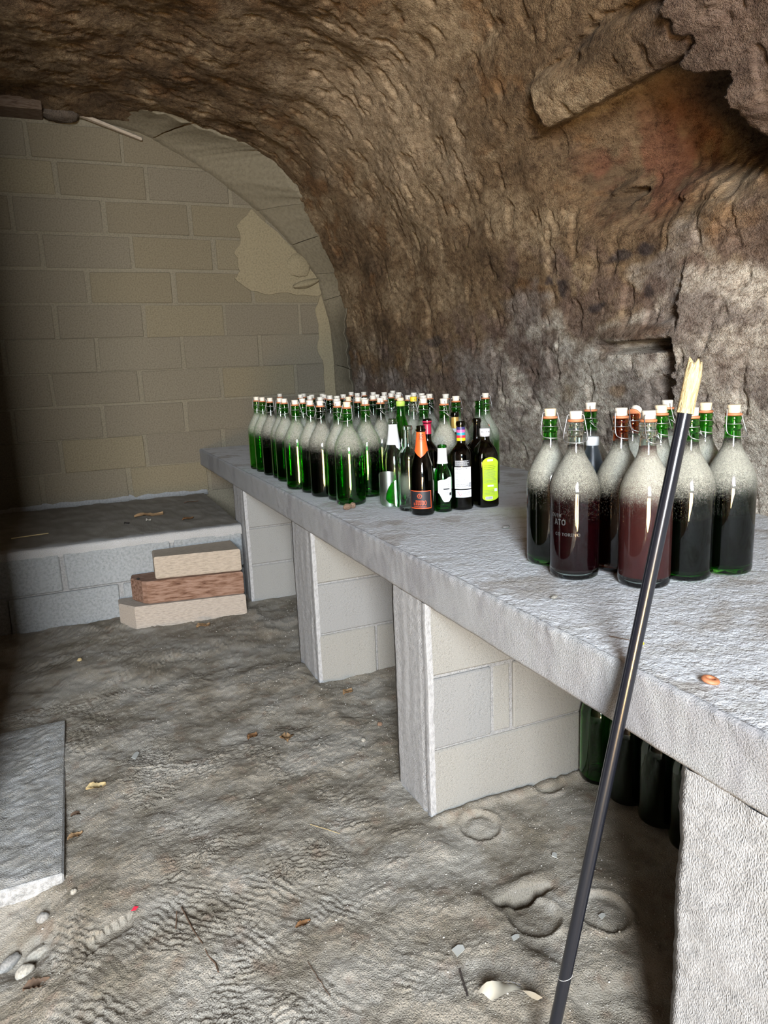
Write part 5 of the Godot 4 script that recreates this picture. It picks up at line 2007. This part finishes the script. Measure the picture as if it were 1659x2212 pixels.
	twig(on_floor(0.07, -1.40, 0.005), on_floor(0.078, -1.44, 0.018), 0.0014, "short_twig", M.twig, "short dark twig sticking up beside the long thin one", 5)
	twig(on_floor(0.30, -1.20, 0.004), on_floor(0.315, -1.10, 0.004), 0.0008, "fine_twig", M.twig, "fine stem lying at the front middle of the floor", 6)
	twig(on_floor(0.545, -0.985, 0.006), on_floor(0.550, -1.025, 0.035), 0.0022, "twig_stub", M.bark, "dark stub of twig standing behind the crumpled paper", 7)
	twig(on_floor(0.44, -1.62, 0.004), on_floor(0.50, -1.56, 0.004), 0.0008, "straw_twig", M.straw, "fine stem on the floor left of the bottle print", 8)
	# scraps
	small("red_scrap", flat_outline(PackedVector2Array([Vector2(-0.008, -0.004), Vector2(0.0, 0.006), Vector2(0.009, 0.002), Vector2(0.002, -0.006)]), 0.0006).mesh(), M.red_scrap, on_floor(-0.006, -1.514, 0.005), Vector3(-PI / 2 + 0.15, 0, 0), "small red plastic scrap on the floor front left", "scrap")
	o = thing("crumpled_paper", on_floor(0.60, -0.965, 0.006), 0.0, "torn cream paper scrap with faint print half buried at the front edge", "paper")
	var pp := PackedVector3Array()
	for i in 10:
		for j in 6:
			var u := i / 9.0
			var v := j / 5.0
			var bend := u * u * 0.05
			pp.append(Vector3(-0.035 + 0.085 * u + 0.012 * v, 0.020 * sin(u * 3.4) + 0.010 * v + 0.004 * sin(u * 9.0 + v * 5.0), -0.018 + 0.045 * v * (0.7 + 0.3 * sin(u * 5.0)) + bend))
	s = Shape.new()
	s.grid(pp, 10, 6)
	for k in pp.size():
		pp[k].y -= 0.0008
	s.grid(pp, 10, 6, true)
	mesh_node("sheet", s.mesh(), M.paper, o)
	var rng := RandomNumberGenerator.new()
	rng.seed = 44
	lines_of_print(o, 0.0, 0.0, 0.030, -0.003, 0.003, 2, rng, M.grey_print, 0.0)
	var lt: Node3D = o.get_node("small_print")
	lt.position = Vector3(0.022, 0.0285, 0.022)
	lt.rotation = Vector3(-PI / 2 + 0.1, 0, -0.75)
	var ck := 0
	for q in [[0.045, 0.016, 0.049, -2.200, 1.2, "long clear glass splinter left of centre on the floor"], [0.030, 0.018, 0.585, -1.092, 0.4, "grey glass flake on the floor left of the pole"], [0.018, 0.012, 0.930, -1.24, 0.9, "small pale glass flake in the bay under the bench"], [0.018, 0.010, 0.90, -1.035, 0.3, "square glass flake in the bottle print right of the pole"], [0.02, 0.010, 0.70, -1.06, 0.2, "white chip on the floor beside the pole's foot"]]:
		var f := flat_outline(PackedVector2Array([Vector2(-q[0] / 2, -q[1] / 2), Vector2(-q[0] / 3, q[1] / 2), Vector2(q[0] / 4, q[1] / 2.4), Vector2(q[0] / 2, 0), Vector2(q[0] / 3, -q[1] / 2)]), 0.002)
		small("glass_flake", f.mesh(), M.glass_flake, on_floor(q[2], q[3], 0.004), Vector3(-PI / 2 + 0.12, q[4], 0), q[5], "shard", "glass flakes on the floor")
		ck += 1
	# litter on the low bench
	for q in [[0.16, 0.05, 0.315, -4.17, 0.1, "dry_leaf_pale", "brown heap of dead leaf on the low bench"], [0.03, 0.03, 0.30, -4.03, 0.3, "stone_pale", "small pale leaf scrap below the dead leaf on the low bench"], [0.03, 0.024, 0.185, -4.02, 0.3, "bark", "black scrap left of the dead leaf on the low bench"], [0.08, 0.03, 0.50, -3.95, 0.6, "dry_leaf", "dark curled leaf right of the dead leaf on the low bench"], [0.09, 0.02, 0.60, -4.5, 0.2, "twig", "twig litter at the foot of the end wall on the low bench"]]:
		small("bench_litter", leaf_shape(q[0], q[1], int(q[0] * 7777)), M[q[5]], Vector3(q[2], 0.403, q[3]), Vector3(0, q[4], 0), q[6], "leaf", "litter on the low bench")
	twig(Vector3(-0.37, 0.412, -3.93), Vector3(-0.20, 0.408, -3.98), 0.003, "pale_stick", M.straw, "pale thin stick on the left part of the low bench", 9)
	small("bench_litter", pebble(Vector3(0.016, 0.012, 0.014), 71).mesh(), M.bark, Vector3(0.185, 0.221, -3.52), Vector3.ZERO, "black lump on the left end of the middle timber", "lump")


func shard_shape(pts: PackedVector2Array, radius: float, thick: float) -> Shape:
	# a piece of a bottle's wall: the outline bent round the bottle's radius, with its thickness
	var tris := Geometry2D.triangulate_polygon(pts)
	var s := Shape.new()
	var sub := []
	for k in range(0, tris.size(), 3):
		sub.append_array(split3(pts[tris[k]], pts[tris[k + 1]], pts[tris[k + 2]], 3))
	for t: Array in sub:
		var a: Vector2 = t[0]
		var b: Vector2 = t[1]
		var d: Vector2 = t[2]
		if (b - a).cross(d - a) > 0.0:
			var e := b
			b = d
			d = e
		s.tri_flat(bend(a, radius), bend(b, radius), bend(d, radius))
		s.tri_flat(bend(a, radius - thick, radius), bend(d, radius - thick, radius), bend(b, radius - thick, radius))
	for i in s.n.size():                          # smooth across the bent faces
		var q := s.v[i]
		var m := Vector3(q.x, 0, q.z + radius).normalized()
		s.n[i] = m if s.n[i].dot(m) > 0.0 else -m
	for i in pts.size():
		var j := (i + 1) % pts.size()
		s.quad_flat(bend(pts[i], radius), bend(pts[i], radius - thick, radius), bend(pts[j], radius - thick, radius), bend(pts[j], radius))
	return s


func bend(q: Vector2, r: float, of := -1.0) -> Vector3:
	var rr := r if of < 0.0 else of
	var a := q.x / rr
	return Vector3(sin(a) * r, q.y, cos(a) * r - rr)


func split3(a: Vector2, b: Vector2, c: Vector2, depth: int) -> Array:
	if depth == 0:
		return [[a, b, c]]
	var ab := (a + b) / 2
	var bc := (b + c) / 2
	var ca := (c + a) / 2
	return split3(a, ab, ca, depth - 1) + split3(ab, b, bc, depth - 1) + split3(ca, bc, c, depth - 1) + split3(ab, bc, ca, depth - 1)
